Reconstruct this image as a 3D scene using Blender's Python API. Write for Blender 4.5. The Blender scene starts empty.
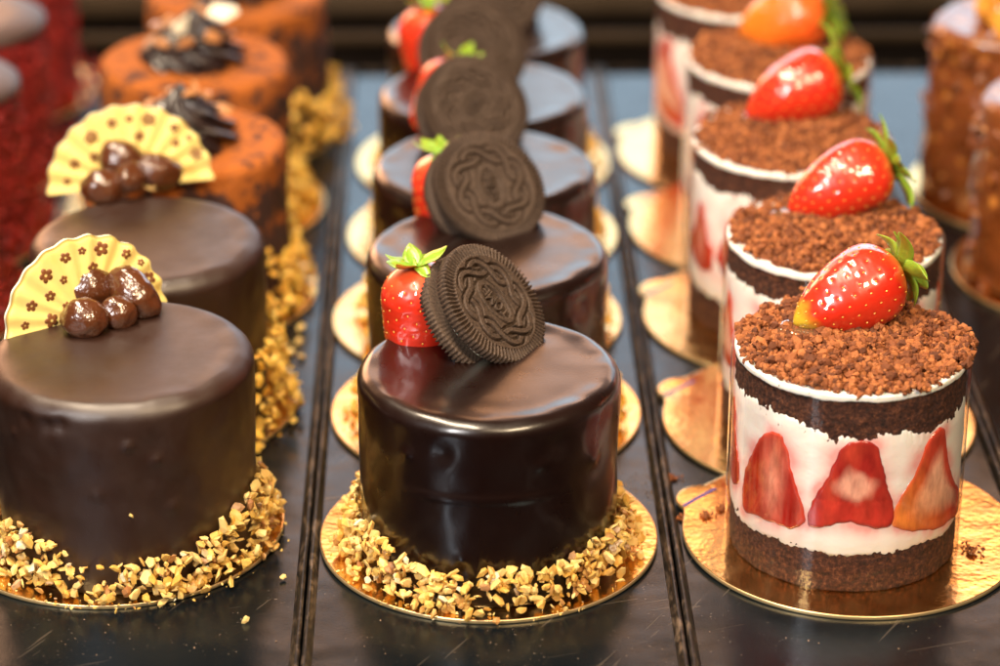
import bpy, math, random
import numpy as np
from mathutils import Vector, Matrix, noise

S = 0.0114            # metres per working unit (everything below is laid out in units of about 1 cm)
C = bpy.context.scene.collection
PI = math.pi
rnd = random.Random(7)

# ------------------------------------------------------------------ camera geometry (pixel -> world helper)
FP, DIP, CH = 2917.0, math.radians(24.33), 43.3
YAW = math.atan(64 / math.hypot(2917, 1319))
CAMX, CAMY = -1.25, -79.59

def ray(px, py):
    x = (px - 500) / FP; y = -(py - 333) / FP
    v = (x, math.cos(DIP) + y * math.sin(DIP), -math.sin(DIP) + y * math.cos(DIP))
    c, s = math.cos(-YAW), math.sin(-YAW)
    return Vector((v[0] * c - v[1] * s, v[0] * s + v[1] * c, v[2]))

def at(px, py, z=0.0):
    r = ray(px, py); t = (z - CH) / r.z
    return Vector((CAMX + r.x * t, CAMY + r.y * t, z))

def camvec(x, y, z):
    """camera-space direction (right, up, towards the viewer) in world axes"""
    v = (x, -z * math.cos(DIP) + y * math.sin(DIP), z * math.sin(DIP) + y * math.cos(DIP))
    c, s = math.cos(-YAW), math.sin(-YAW)
    return Vector((v[0] * c - v[1] * s, v[0] * s + v[1] * c, v[2])).normalized()

# ------------------------------------------------------------------ object helpers
def mk(name, verts, faces, mats, smooth=True, mi=None, cols=None):
    me = bpy.data.meshes.new(name)
    me.from_pydata([tuple(v) for v in verts], [], faces)
    for m in (mats if isinstance(mats, (list, tuple)) else [mats]):
        me.materials.append(m)
    if smooth:
        me.polygons.foreach_set('use_smooth', [True] * len(me.polygons))
    if mi is not None:
        me.polygons.foreach_set('material_index', mi)
    if cols is not None:
        a = me.color_attributes.new('tint', 'FLOAT_COLOR', 'POINT')
        a.data.foreach_set('color', np.array(cols, dtype=np.float32).ravel())
    me.update()
    return me

def part(name, me, parent=None):
    o = bpy.data.objects.new(name, me); C.objects.link(o)
    if parent: o.parent = parent
    return o

def tag(o, label, cat, group=None):
    o['label'] = label; o['category'] = cat
    if group: o['group'] = group
    return o

def thing(name, label, cat, loc=(0, 0, 0), rot=(0, 0, 0), group=None):
    o = bpy.data.objects.new(name, None); C.objects.link(o)
    o.empty_display_size = .01
    o.location = loc; o.rotation_euler = rot
    return tag(o, label, cat, group)

def dup(root, loc, rot, label):
    r = root.copy(); C.objects.link(r); r.location = loc; r.rotation_euler = rot; r['label'] = label
    for ch in list(root.children):
        c = ch.copy(); C.objects.link(c); c.parent = r
        for g in list(ch.children):
            d = g.copy(); C.objects.link(d); d.parent = c
    return r

def kidtree(o): return list(o.children)

# ------------------------------------------------------------------ material DSL
class M:
    def __init__(s, name):
        s.m = bpy.data.materials.new(name); s.m.use_nodes = True
        s.t = s.m.node_tree; s.n = s.t.nodes; s.l = s.t.links
        s.b = s.n['Principled BSDF']; s.out = s.n['Material Output']
        tc = s.n.new('ShaderNodeTexCoord'); oi = s.n.new('ShaderNodeObjectInfo')
        ad = s.n.new('ShaderNodeVectorMath'); ad.operation = 'ADD'
        sh = s.n.new('ShaderNodeVectorMath'); sh.operation = 'SCALE'; sh.inputs[0].default_value = (3.1, 1.7, 2.3)
        s.l.new(oi.outputs['Random'], sh.inputs['Scale'])
        s.l.new(tc.outputs['Object'], ad.inputs[0]); s.l.new(sh.outputs[0], ad.inputs[1])
        s.obj = tc.outputs['Object']; s.co = ad.outputs[0]
    def set(s, **k):
        for a, v in k.items():
            a = a.replace('_', ' ')
            if hasattr(v, 'is_linked') or isinstance(v, bpy.types.NodeSocket): s.l.new(v, s.b.inputs[a])
            else: s.b.inputs[a].default_value = v if not (isinstance(v, tuple) and len(v) == 3 and s.b.inputs[a].type == 'RGBA') else (*v, 1)
        return s
    def noise(s, scale, detail=4, rough=.55, stretch=None, co=None, out='Fac', dist=0):
        n = s.n.new('ShaderNodeTexNoise'); n.inputs['Scale'].default_value = scale / S
        n.inputs['Detail'].default_value = detail; n.inputs['Roughness'].default_value = rough
        n.inputs['Distortion'].default_value = dist
        s.l.new(s.map(co or s.co, stretch), n.inputs['Vector'])
        return n.outputs[out]
    def map(s, co, stretch=None, rotz=0):
        if not stretch and not rotz: return co
        mp = s.n.new('ShaderNodeMapping'); mp.inputs['Scale'].default_value = stretch or (1, 1, 1)
        mp.inputs['Rotation'].default_value = (0, 0, rotz)
        s.l.new(co, mp.inputs['Vector']); return mp.outputs[0]
    def voro(s, scale, feature='F1', out='Distance', co=None, stretch=None):
        n = s.n.new('ShaderNodeTexVoronoi'); n.feature = feature; n.inputs['Scale'].default_value = scale / S
        s.l.new(s.map(co or s.co, stretch), n.inputs['Vector']); return n.outputs[out]
    def ramp(s, fac, stops, interp='LINEAR'):
        n = s.n.new('ShaderNodeValToRGB'); e = n.color_ramp; e.interpolation = interp
        while len(e.elements) < len(stops): e.elements.new(.5)
        for el, (p, c) in zip(e.elements, stops):
            el.position = p; el.color = (*c, 1) if isinstance(c, tuple) else (c, c, c, 1)
        s.l.new(fac, n.inputs[0]); return n.outputs[0]
    def math(s, op, a, b=0.0, clamp=False):
        n = s.n.new('ShaderNodeMath'); n.operation = op; n.use_clamp = clamp
        for i, v in enumerate((a, b)):
            if isinstance(v, bpy.types.NodeSocket): s.l.new(v, n.inputs[i])
            else: n.inputs[i].default_value = v
        return n.outputs[0]
    def mix(s, fac, a, b):
        n = s.n.new('ShaderNodeMix'); n.data_type = 'RGBA'
        for sock, v in ((n.inputs[0], fac), (n.inputs[6], a), (n.inputs[7], b)):
            if isinstance(v, bpy.types.NodeSocket): s.l.new(v, sock)
            else: sock.default_value = (*v, 1) if isinstance(v, tuple) else v
        return n.outputs[2]
    def bump(s, h, dist=.05, strength=1.0, to='Normal', prev=None):
        n = s.n.new('ShaderNodeBump'); n.inputs['Distance'].default_value = dist * S; n.inputs['Strength'].default_value = strength
        s.l.new(h, n.inputs['Height'])
        if prev: s.l.new(prev, n.inputs['Normal'])
        if to: s.l.new(n.outputs[0], s.b.inputs[to])
        return n.outputs[0]
    def island(s):
        return s.n.new('ShaderNodeNewGeometry').outputs['Random Per Island']
    def tint(s):
        n = s.n.new('ShaderNodeVertexColor'); n.layer_name = 'tint'; return n.outputs[0]
    def sepz(s):
        n = s.n.new('ShaderNodeSeparateXYZ'); s.l.new(s.obj, n.inputs[0]); return n.outputs

# glossy dark chocolate
m = M('dark_chocolate_glaze')
m.set(Base_Color=m.mix(m.noise(.6, 3), (.0055, .0012, .0006), (.0095, .0023, .0012)),
      Roughness=m.ramp(m.noise(.9, 3), [(.3, .26), (.7, .36)]), Specular_IOR_Level=.5, Coat_Weight=.5, Coat_Roughness=.14)
h1 = m.bump(m.noise(.8, 2), .02, .2, to=None)
m.bump(m.noise(14, 3), .006, .6, prev=h1)
CHOC = m.m
# matt milkier chocolate with condensation
m = M('matt_chocolate_glaze')
sp = m.voro(16)
m.set(Base_Color=m.mix(m.noise(.5, 4), (.017, .0040, .0010), (.028, .0080, .0024)),
      Roughness=m.ramp(m.noise(1.2, 4), [(.3, .38), (.7, .50)]), Specular_IOR_Level=.95)
h1 = m.bump(m.noise(1.3, 3), .022, .4, to=None)
m.bump(m.noise(26, 3, .8), .010, .6, prev=h1)
MATT = m.m
# wafer
m = M('cocoa_biscuit')
gz = m.noise(16, 4, .7)
m.set(Base_Color=m.mix(m.ramp(gz, [(.35, 0.), (.65, 1.)]), (.024, .014, .009), (.092, .058, .039)), Roughness=.68, Specular_IOR_Level=.35)
m.bump(m.noise(38, 4, .7), .018, .55)
WAFER = m.m
m = M('vanilla_cream'); m.set(Base_Color=(.78, .76, .62), Roughness=.55, Subsurface_Weight=.3, Subsurface_Scale=.3 * S)
FILL = m.m
# gold foil board
m = M('gold_foil')
m.set(Base_Color=m.mix(m.noise(.7, 2), (.80, .50, .18), (.93, .66, .30)), Metallic=1.0, Roughness=m.ramp(m.noise(1.4, 4), [(.3, .13), (.7, .24)]))
h1 = m.bump(m.noise(.9, 2), .05, .5, to=None)
m.bump(m.voro(6.5, 'SMOOTH_F1'), .012, .45, prev=h1)
GOLD = m.m
m = M('card_edge'); m.set(Base_Color=(.75, .55, .28), Metallic=.8, Roughness=.35); EDGE = m.m
m = M('blue_print'); m.set(Base_Color=(.05, .05, .30), Roughness=.4); BLUE = m.m
# nuts
m = M('chopped_nut')
r = m.island()
m.set(Base_Color=m.ramp(r, [(0, (.66, .36, .06)), (.3, (.78, .50, .13)), (.6, (.84, .60, .23)), (.8, (.70, .42, .11)), (.93, (.36, .15, .045)), (1, (.82, .72, .48))]),
      Roughness=.5, Subsurface_Weight=.25, Subsurface_Radius=(1, .6, .25), Subsurface_Scale=.12 * S)
m.bump(m.noise(12, 3), .02, .5)
NUT = m.m
m = M('chopped_nut_amber')
r = m.island()
m.set(Base_Color=m.ramp(r, [(0, (.82, .47, .06)), (.5, (.88, .60, .14)), (1, (.76, .38, .04))]), Roughness=.5,
      Subsurface_Weight=.25, Subsurface_Radius=(1, .6, .2), Subsurface_Scale=.12 * S)
NUT2 = m.m
# sponge, crumbs
m = M('chocolate_sponge')
m.set(Base_Color=m.ramp(m.noise(7, 5, .7), [(.32, (.012, .003, .002)), (.52, (.080, .022, .010)), (.72, (.25, .085, .036))]), Roughness=.85)
m.bump(m.noise(4, 6, .75), .20, 1.0)
SPONGE = m.m
m = M('sponge_crumb')
r = m.island()
m.set(Base_Color=m.ramp(r, [(0, (.09, .024, .007)), (.5, (.24, .070, .018)), (1, (.42, .145, .042))]), Roughness=.8,
      Subsurface_Weight=.15, Subsurface_Radius=(1, .4, .2), Subsurface_Scale=.1 * S)
m.bump(m.noise(22, 3), .03, .8)
CRUMB = m.m
m = M('whipped_cream')
zz = m.math('MULTIPLY', m.sepz()[2], 1 / S)
near = m.math('MAXIMUM', m.ramp(m.math('DIVIDE', zz, 10.0), [(.46, 0.), (.55, 1.)]), m.ramp(m.math('DIVIDE', zz, 10.0), [(.12, 1.), (.15, 0.)]))
speck = m.ramp(m.math('ADD', m.noise(4.5, 6, .8, stretch=(1, 1, .6)), m.math('MULTIPLY', near, .10)), [(.71, 0.), (.74, 1.)])
cc_ = m.mix(m.tint(), (.90, .86, .82), (.88, .40, .38))
m.set(Base_Color=m.mix(speck, cc_, (.09, .035, .02)), Roughness=.42,
      Subsurface_Weight=.35, Subsurface_Radius=(1, .6, .4), Subsurface_Scale=.25 * S)
h1 = m.bump(m.noise(1.1, 3, .5), .10, .6, to=None)
m.bump(m.noise(9, 3), .01, .5, prev=h1)
CREAM = m.m
m = M('cut_strawberry')
m.set(Base_Color=m.mix(m.math('MULTIPLY', m.ramp(m.noise(6, 4, .7, stretch=(1, 1, .3)), [(.45, 0.), (.75, 1.)]), .30), m.tint(), (.30, .012, .010)), Roughness=.22, Subsurface_Weight=.2,
      Subsurface_Radius=(1, .25, .15), Subsurface_Scale=.2 * S, Coat_Weight=.5, Coat_Roughness=.08)
m.bump(m.noise(5, 3), .03, .5)
SLICE = m.m
# clear sleeve
m = M('clear_film')
m.n.remove(m.b)
tr = m.n.new('ShaderNodeBsdfTransparent'); tr.inputs[0].default_value = (.99, .988, .98, 1)
gl = m.n.new('ShaderNodeBsdfGlossy'); gl.inputs['Roughness'].default_value = .05; gl.inputs[0].default_value = (1, 1, 1, 1)
fr = m.n.new('ShaderNodeFresnel'); geo = m.n.new('ShaderNodeNewGeometry')
m.l.new(m.math('ADD', 1.42, m.math('MULTIPLY', geo.outputs['Backfacing'], 1 / 1.42 - 1.42)), fr.inputs[0])
bp = m.n.new('ShaderNodeBump'); bp.inputs['Distance'].default_value = .04 * S; bp.inputs['Strength'].default_value = .5
m.l.new(m.noise(1.6, 2, stretch=(1, 1, .12)), bp.inputs['Height'])
m.l.new(bp.outputs[0], gl.inputs['Normal']); m.l.new(bp.outputs[0], fr.inputs['Normal'])
mx = m.n.new('ShaderNodeMixShader'); m.l.new(m.math('MULTIPLY', fr.outputs[0], 1.0, True), mx.inputs[0]); m.l.new(tr.outputs[0], mx.inputs[1]); m.l.new(gl.outputs[0], mx.inputs[2])
m.l.new(mx.outputs[0], m.out.inputs[0])
FILM = m.m
m = M('clear_jelly')
m.set(Base_Color=(.75, .40, .22), Roughness=.03, Transmission_Weight=.85, IOR=1.42, Coat_Weight=1., Coat_Roughness=.02)
m.bump(m.noise(2.5, 2), .05, .5)
JELLY = m.m

def berry_mat(name, tipcol, t0, t1, red=(.62, .014, .008), red2=(.74, .045, .012)):
    m = M(name)
    z = m.sepz()[2]
    zz = m.math('MULTIPLY', z, 1 / S)
    f = m.math('ADD', zz, m.math('MULTIPLY', m.noise(1.2, 2), 1.4))
    mr = m.n.new('ShaderNodeMapRange'); mr.inputs[1].default_value = t0; mr.inputs[2].default_value = t1
    m.l.new(f, mr.inputs[0])
    mr2 = m.n.new('ShaderNodeMapRange'); mr2.inputs[1].default_value = .55; mr2.inputs[2].default_value = .15
    m.l.new(zz, mr2.inputs[0])
    c = m.mix(m.noise(.9, 2), red, red2)
    c = m.mix(mr.outputs[0], c, tipcol)
    c = m.mix(m.math('MULTIPLY', mr2.outputs[0], .35), c, (.8, .20, .06))
    m.set(Base_Color=c, Roughness=.3, Subsurface_Weight=.2, Subsurface_Radius=(1, .2, .1), Subsurface_Scale=.25 * S,
          Coat_Weight=1., Coat_Roughness=.025, Coat_IOR=1.55)
    m.bump(m.noise(.85, 1, .4, dist=.7), .30, .8, to='Coat Normal')
    return m.m
BERRY = berry_mat('glazed_strawberry', (.74, .045, .012), 9, 10)
BERRY_TIP = berry_mat('glazed_strawberry_pale_tip', (.60, .42, .03), 3.75, 4.35)
BERRY_OR = berry_mat('glazed_strawberry_orange', (.80, .20, .015), 1.2, 3.6, (.74, .07, .01), (.78, .12, .012))
m = M('strawberry_seed'); m.set(Base_Color=(.78, .42, .07), Roughness=.35, Coat_Weight=.6); SEED = m.m
m = M('strawberry_leaf')
m.set(Base_Color=m.mix(m.noise(2.0, 3), (.11, .27, .016), (.32, .46, .04)), Roughness=.38, Subsurface_Weight=.45, Subsurface_Scale=.15 * S, Coat_Weight=.3)
m.bump(m.noise(4, 3), .04, .6)
LEAF = m.m
# white chocolate fan
m = M('white_chocolate')
m.set(Base_Color=m.mix(m.noise(.8, 3), (.90, .66, .17), (.92, .75, .29)), Roughness=.42, Subsurface_Weight=.3, Subsurface_Radius=(1, .7, .3), Subsurface_Scale=.2 * S)
m.bump(m.noise(5, 3), .012, .5)
WCHOC = m.m
m = M('fan_edge'); m.set(Base_Color=(.92, .86, .62), Roughness=.45, Subsurface_Weight=.3, Subsurface_Scale=.2 * S); FEDGE = m.m
m = M('cocoa_print'); m.set(Base_Color=m.mix(m.noise(9, 3), (.12, .035, .008), (.26, .085, .02)), Roughness=.5); PRINT = m.m
m = M('coated_bean')
m.set(Base_Color=m.mix(m.noise(1.7, 4, dist=.5), (.045, .011, .003), (.12, .035, .010)), Roughness=.28, Coat_Weight=.9, Coat_Roughness=.08)
h1 = m.bump(m.noise(2.2, 3), .16, .6, to='Normal'); m.l.new(h1, m.b.inputs['Coat Normal'])
BEAN = m.m
# cocoa dusted cakes
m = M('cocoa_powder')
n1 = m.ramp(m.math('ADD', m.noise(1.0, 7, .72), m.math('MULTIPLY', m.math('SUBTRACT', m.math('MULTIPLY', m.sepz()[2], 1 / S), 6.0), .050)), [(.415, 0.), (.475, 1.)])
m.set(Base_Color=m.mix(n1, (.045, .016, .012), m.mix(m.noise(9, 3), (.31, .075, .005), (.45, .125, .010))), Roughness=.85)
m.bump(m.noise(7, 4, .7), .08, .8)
COCOA = m.m
m = M('piped_ganache'); m.set(Base_Color=(.018, .010, .010), Roughness=.3, Coat_Weight=.4); m.bump(m.noise(2, 2), .05, .4); GANACHE = m.m
m = M('praline_piece')
m.set(Base_Color=m.ramp(m.island(), [(0, (.32, .12, .04)), (1, (.55, .26, .10))]), Roughness=.35, Coat_Weight=.5); PRALINE = m.m
m = M('red_sponge')
m.set(Base_Color=m.ramp(m.noise(2.2, 4, .7), [(.3, (.06, .001, .001)), (.6, (.22, .004, .003)), (.8, (.40, .015, .010))]), Roughness=.7); m.bump(m.noise(5, 4), .1, .8); RED = m.m
m = M('red_crumb')
m.set(Base_Color=m.ramp(m.island(), [(0, (.08, .001, .001)), (.6, (.26, .005, .005)), (1, (.50, .03, .02))]), Roughness=.6); REDC = m.m
m = M('grey_glaze'); m.set(Base_Color=(.06, .035, .03), Roughness=.5, Coat_Weight=.1, Coat_Roughness=.3); GREY = m.m
m = M('caramel_glaze')
v = m.ramp(m.voro(1.1), [(.12, 1.), (.32, 0.)])
m.set(Base_Color=m.mix(v, m.mix(m.noise(1.2, 4), (.11, .028, .008), (.26, .075, .016)), (.62, .25, .05)), Roughness=.28, Coat_Weight=.7, Coat_Roughness=.08,
      Subsurface_Weight=.2, Subsurface_Scale=.3 * S); m.bump(m.noise(2, 3), .2, .6)
CARAMEL = m.m
m = M('candied_fruit'); m.set(Base_Color=m.ramp(m.island(), [(0, (.75, .22, .02)), (1, (.9, .5, .08))]), Roughness=.2, Coat_Weight=1., Transmission_Weight=.2); CANDY = m.m
# trays
m = M('tray_enamel')
big = m.noise(.22, 4)
scr = m.ramp(m.noise(1.0, 2, .4, stretch=(6, .25, 1), co=m.map(m.co, None, .55), dist=.25), [(.70, 0.), (.73, 1.)])
scr2 = m.ramp(m.noise(.9, 2, .4, stretch=(.35, 7, 1), co=m.map(m.co, None, -.3), dist=.25), [(.72, 0.), (.75, 1.)])
spk = m.math('MULTIPLY', m.ramp(m.noise(11, 1, .5), [(.735, 0.), (.76, 1.)]), m.ramp(m.noise(.5, 3), [(.42, 0.), (.6, 1.)]))
dust = m.math('MULTIPLY', m.noise(.5, 4), m.noise(6, 5, .8))
tot = m.math('ADD', m.math('MULTIPLY', m.math('MAXIMUM', scr, scr2), .18), m.math('MULTIPLY', spk, .55), True)
col = m.mix(big, (.002, .0035, .005), (.005, .007, .009))
col = m.mix(m.math('MULTIPLY', dust, .008), col, (.30, .30, .30))
col = m.mix(tot, col, (.22, .17, .13))
m.set(Base_Color=col, Roughness=m.ramp(m.noise(.8, 5, .65), [(.3, .13), (.7, .25)]), Specular_IOR_Level=.36, Specular_Tint=(.45, .72, 1.0))  # blue specular tint paints the cool cast of the reflections into the enamel
h1 = m.bump(m.noise(.35, 2), .12, .4, to=None)
m.bump(m.noise(12, 4, .7), .008, .5, prev=h1)
TRAY = m.m
m = M('worn_rim')
w = m.ramp(m.noise(3.5, 4, .7, stretch=(1, .3, 1)), [(.50, 0.), (.66, 1.)])
m.set(Base_Color=m.mix(w, (.012, .011, .011), (.17, .12, .085)), Roughness=.33, Metallic=.3)
RIM = m.m
m = M('shelf_black'); m.set(Base_Color=m.mix(m.noise(.3, 3), (.004, .0035, .003), (.009, .007, .006)), Roughness=.9, Specular_IOR_Level=.0); SHELF = m.m
m = M('bronze_bar'); m.set(Base_Color=m.mix(m.noise(.5, 2), (.03, .021, .013), (.055, .037, .023)), Roughness=.8, Specular_IOR_Level=.1, Metallic=.0); BRONZE = m.m

# ------------------------------------------------------------------ geometry helpers
def lathe(prof, n, f=None):
    V, F = [], []
    rows = []
    for (r, z) in prof:
        if r < 1e-6:
            p = Vector((0, 0, z)); p = f(p, 0, r, z) if f else p
            rows.append([len(V)]); V.append(p)
        else:
            idx = []
            for i in range(n):
                a = 2 * PI * i / n; p = Vector((r * math.cos(a), r * math.sin(a), z))
                p = f(p, a, r, z) if f else p
                idx.append(len(V)); V.append(p)
            rows.append(idx)
    for A, B in zip(rows, rows[1:]):
        for i in range(n):
            j = (i + 1) % n
            if len(A) == 1 and len(B) == 1: continue
            if len(A) == 1: F.append((A[0], B[j], B[i]))
            elif len(B) == 1: F.append((A[i], A[j], B[0]))
            else: F.append((A[i], A[j], B[j], B[i]))
    return V, F

def join(*vf):
    V, F = [], []
    for v, f in vf:
        o = len(V); V += list(v); F += [tuple(i + o for i in q) for q in f]
    return V, F

ICO = None
def ico():
    global ICO
    if ICO is None:
        import bmesh
        bm = bmesh.new(); bmesh.ops.create_icosphere(bm, subdivisions=1, radius=1)
        ICO = ([v.co.copy() for v in bm.verts], [tuple(v.index for v in f.verts) for f in bm.faces]); bm.free()
    return ICO
def ico2():
    import bmesh
    bm = bmesh.new(); bmesh.ops.create_icosphere(bm, subdivisions=2, radius=1)
    r = ([v.co.copy() for v in bm.verts], [tuple(v.index for v in f.verts) for f in bm.faces]); bm.free(); return r

def rrot(R):
    u = [R.gauss(0, 1) for _ in range(4)]
    from mathutils import Quaternion
    q = Quaternion(u); q.normalize(); return q.to_matrix()

def shard(R, size, rot=None):
    v, f = ico()
    a, b, c = size * R.uniform(.85, 1.2), size * R.uniform(.55, .85), size * R.uniform(.28, .5)
    Q = rot or rrot(R)
    n = Vector((R.gauss(0, 1), R.gauss(0, 1), R.gauss(0, 1))).normalized(); k = R.uniform(.25, .6)
    n2 = Vector((R.gauss(0, 1), R.gauss(0, 1), R.gauss(0, 1))).normalized(); k2 = R.uniform(.4, .7)
    out = []
    for p in v:
        p = p * R.uniform(.8, 1.18)
        d = p.dot(n)
        if d > k: p = p - n * (d - k)
        d = p.dot(n2)
        if d > k2: p = p - n2 * (d - k2)
        out.append(Q @ Vector((p.x * a, p.y * b, p.z * c)))
    return out, f

def pieces(items):
    V, F = [], []
    for (v, f), p in items:
        o = len(V); V += [q + p for q in v]; F += [tuple(i + o for i in g) for g in f]
    return V, F

# ------------------------------------------------------------------ chocolate cake bodies
def cake_body(R, H, rc, seed, lump=.03, bumps=(), groove=None, taper=0.0, foot=.0, chip=()):
    prof = [(R - .05, 0), (R, .03)]
    nz = 44
    for i in range(1, nz): prof.append((R, .03 + (H - rc - .03) * i / nz))
    for i in range(0, 13):
        a = PI / 2 * i / 12; prof.append((R - rc + rc * math.cos(a), H - rc + rc * math.sin(a)))
    for i in range(1, 22): prof.append(((R - rc) * (1 - i / 22), H))
    prof.append((0, H))
    def f(p, a, r, z):
        k = noise.noise(Vector((p.x * .45 + seed, p.y * .45, p.z * .45))) * lump * 1.8 + noise.noise(Vector((p.x * 1.6, p.y * 1.6 + seed, p.z * 1.3))) * lump * .6
        q = p.copy()
        if r > .01:
            d = Vector((p.x, p.y, 0)) / r
            side = min(1, r / R) ** 3
            q += d * (k * side + taper * (z / H) * side)
            if foot and z < 1.0: q += d * foot * (1 - z) ** 2 * (.5 + .8 * noise.noise(Vector((math.cos(a) * 2, math.sin(a) * 2, seed))))
            rimk = math.exp(-((r - (R - rc * 1.1)) / .35) ** 2) if z > H - rc else 0
            q.z += .035 * rimk * (1 + noise.noise(Vector((p.x, p.y, seed))))
            if groove:
                zg, a0, a1, dep = groove
                zz = zg + .10 * math.sin(2.0 * (a - a0))
                w = max(0, min(1, (a - a0) / .25)) * max(0, min(1, (a1 - a) / .25))
                if w > 0 and z < H - rc: q += d * dep * w * math.exp(-((z - zz) / .09) ** 2)
            for (ba, bz, bw, bh) in bumps:
                da = (a - ba + PI) % (2 * PI) - PI
                e = (da * R) ** 2 / bw ** 2 + (z - bz) ** 2 / bw ** 2
                if e < 6: q += d * bh * 1.5 * math.exp(-e)
        if z > H - .01:
            q.z += .014 * noise.noise(Vector((p.x * .8 + seed, p.y * .8, 3)))
        return q
    return lathe(prof, 224, f)

def nut_ring(n, R, seed, hf, spread=.75, size=(.13, .29), debris=160, mat=NUT, gap=None):
    rr = random.Random(seed); it = []
    k = 0
    while k < n:
        a = rr.uniform(0, 2 * PI); h = hf(a)
        u = rr.random()
        if gap and rr.random() < gap(a, u): continue
        z = .10 + u * h
        w = spread * (1 - .8 * u)
        r = R + .10 + w * rr.random() ** 1.1
        s = rr.uniform(*size)
        it.append((shard(rr, s), Vector((r * math.cos(a), r * math.sin(a), z)))); k += 1
    for _ in range(debris):
        a = rr.uniform(0, 2 * PI); r = R + rr.uniform(.3, 1.0)
        s = rr.uniform(.03, .08)
        it.append((shard(rr, s), Vector((r * math.cos(a), r * math.sin(a), s * .5))))
    V, F = pieces(it)
    me = mk('chopped_nuts', V, F, mat, smooth=False)
    return me

TILT = .0154
BT = .12
BZ = 5.25 * TILT
UP = BZ + BT          # height of a cake's foot above the tray

# ------------------------------------------------------------------ boards
def board_mesh(tab=True):
    R, tr, td = 5.25, .9, 4.92
    n = 360; out = []
    for i in range(n):
        a = 2 * PI * i / n; r = R
        if tab:
            # tab points along +X of the board
            disc = tr * tr - (td * math.sin(a)) ** 2
            if disc > 0 and math.cos(a) > 0:
                rt = td * math.cos(a) + math.sqrt(disc); r = max(r, rt)
            aa = abs((a + PI) % (2 * PI) - PI)
            if .16 < aa < .24: r = max(r, R + .10 * (.24 - aa) / .08)
        out.append((r * math.cos(a), r * math.sin(a)))
    V = []; F = []; mi = []
    lev = [(1.0, .0, 1), (1.0, BT * .25, 1), (.999, BT * .8, 1), (.9955, BT, 1), (.988, BT - .004, 0), (.6, BT, 0), (.3, BT, 0)]
    lev = [(.985, 0, 1)] + lev
    for s, z, _ in lev:
        for (x, y) in out: V.append(Vector((x * s, y * s, z)))
    for k in range(len(lev) - 1):
        for i in range(n):
            j = (i + 1) % n; F.append((k * n + i, k * n + j, (k + 1) * n + j, (k + 1) * n + i)); mi.append(1 if k < 4 else 0)
    V.append(Vector((0, 0, BT))); c = len(V) - 1; k = len(lev) - 1
    for i in range(n): F.append((k * n + i, k * n + (i + 1) % n, c)); mi.append(0)
    F.append(tuple(reversed(range(n)))); mi.append(1)
    return mk('board', V, F, [GOLD, EDGE], mi=mi)
def stripe_mesh():
    V = []; F = []
    pts = [(4.75 + .35 * math.cos(t * .5) , -.75 + 1.5 * t) for t in np.linspace(0, 1, 12)]
    for i, (x, y) in enumerate(pts):
        for dx in (-.06, .06):
            for dz in (0, .006): V.append(Vector((x + dx + y * .35, y, BT + .001 + dz)))
    for i in range(11):
        a = i * 4; b = a + 4
        F += [(a + 1, b + 1, b + 3, a + 3), (a, a + 2, b + 2, b), (a, b, b + 1, a + 1), (a + 2, a + 3, b + 3, b + 2)]
    F += [(0, 1, 3, 2), (44, 46, 47, 45)]
    return mk('stripe', V, F, BLUE, smooth=False)
BM = board_mesh(); SM = stripe_mesh()
board0 = None
def board(x, y, ang, label, z=BZ):
    global board0
    # rotate tab round the disc, then tilt so the back rests on the next board
    rot = (Matrix.Rotation(TILT, 3, 'X') @ Matrix.Rotation(ang, 3, 'Z')).to_euler()
    if board0 is None:
        board0 = thing('cake_board', label, 'cake board', (x, y, z), rot, 'gold cake boards on the trays')
        part('foil_disc', BM, board0); part('printed_stripe', SM, board0)
        return board0
    return dup(board0, (x, y, z), rot, label)

MIDX = [0, .1, .1, .2, .45]; MIDY = [0, 9.2, 16.9, 24.6, 32.2]
LX = [-11.15, -11.15, -10.75, -11.1, -9.9]; LY = [1.0, 9.9, 19.8, 28.6, 37.0]
RX = [10.95, 11.5, 11.1, 11.6, 11.0]; RY = [.2, 8.9, 17.9, 26.8, 35.2]
board(11.3, .55, math.radians(153.5), 'gold board with a round tab, under the nearest strawberry cup')
for i, (x, y, t) in enumerate([(11.25, 8.6, 153), (11.15, 17.2, 153), (11.15, 25.8, 153), (11.2, 34.0, 153)]):
    board(x, y, math.radians(t), 'gold board with a round tab, under the %s strawberry cup from the front' % ['second', 'third', 'fourth', 'fifth'][i])
for i, (x, y) in enumerate([(.0, .55), (.05, 9.4), (-.15, 17.2), (.15, 25.2), (.3, 33)]):
    board(x, y, math.radians(95 + 7 * i), 'round gold board under the %s cookie cake' % ['nearest', 'second', 'third', 'fourth', 'farthest'][i])
for i, (x, y) in enumerate([(-11.65, 1.65), (-11.55, 10.6), (-11.3, 20.0), (-11.3, 28.6), (-11.0, 37.5)]):
    board(x, y, math.radians(100 + 5 * i), ['round gold board under the nearest fan-topped chocolate cake', 'round gold board under the second fan-topped chocolate cake',
          'gold board under the nearer orange cocoa-dusted cake', 'gold board under the middle orange cocoa-dusted cake', 'gold board under the farthest orange cocoa-dusted cake'][i])

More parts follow.
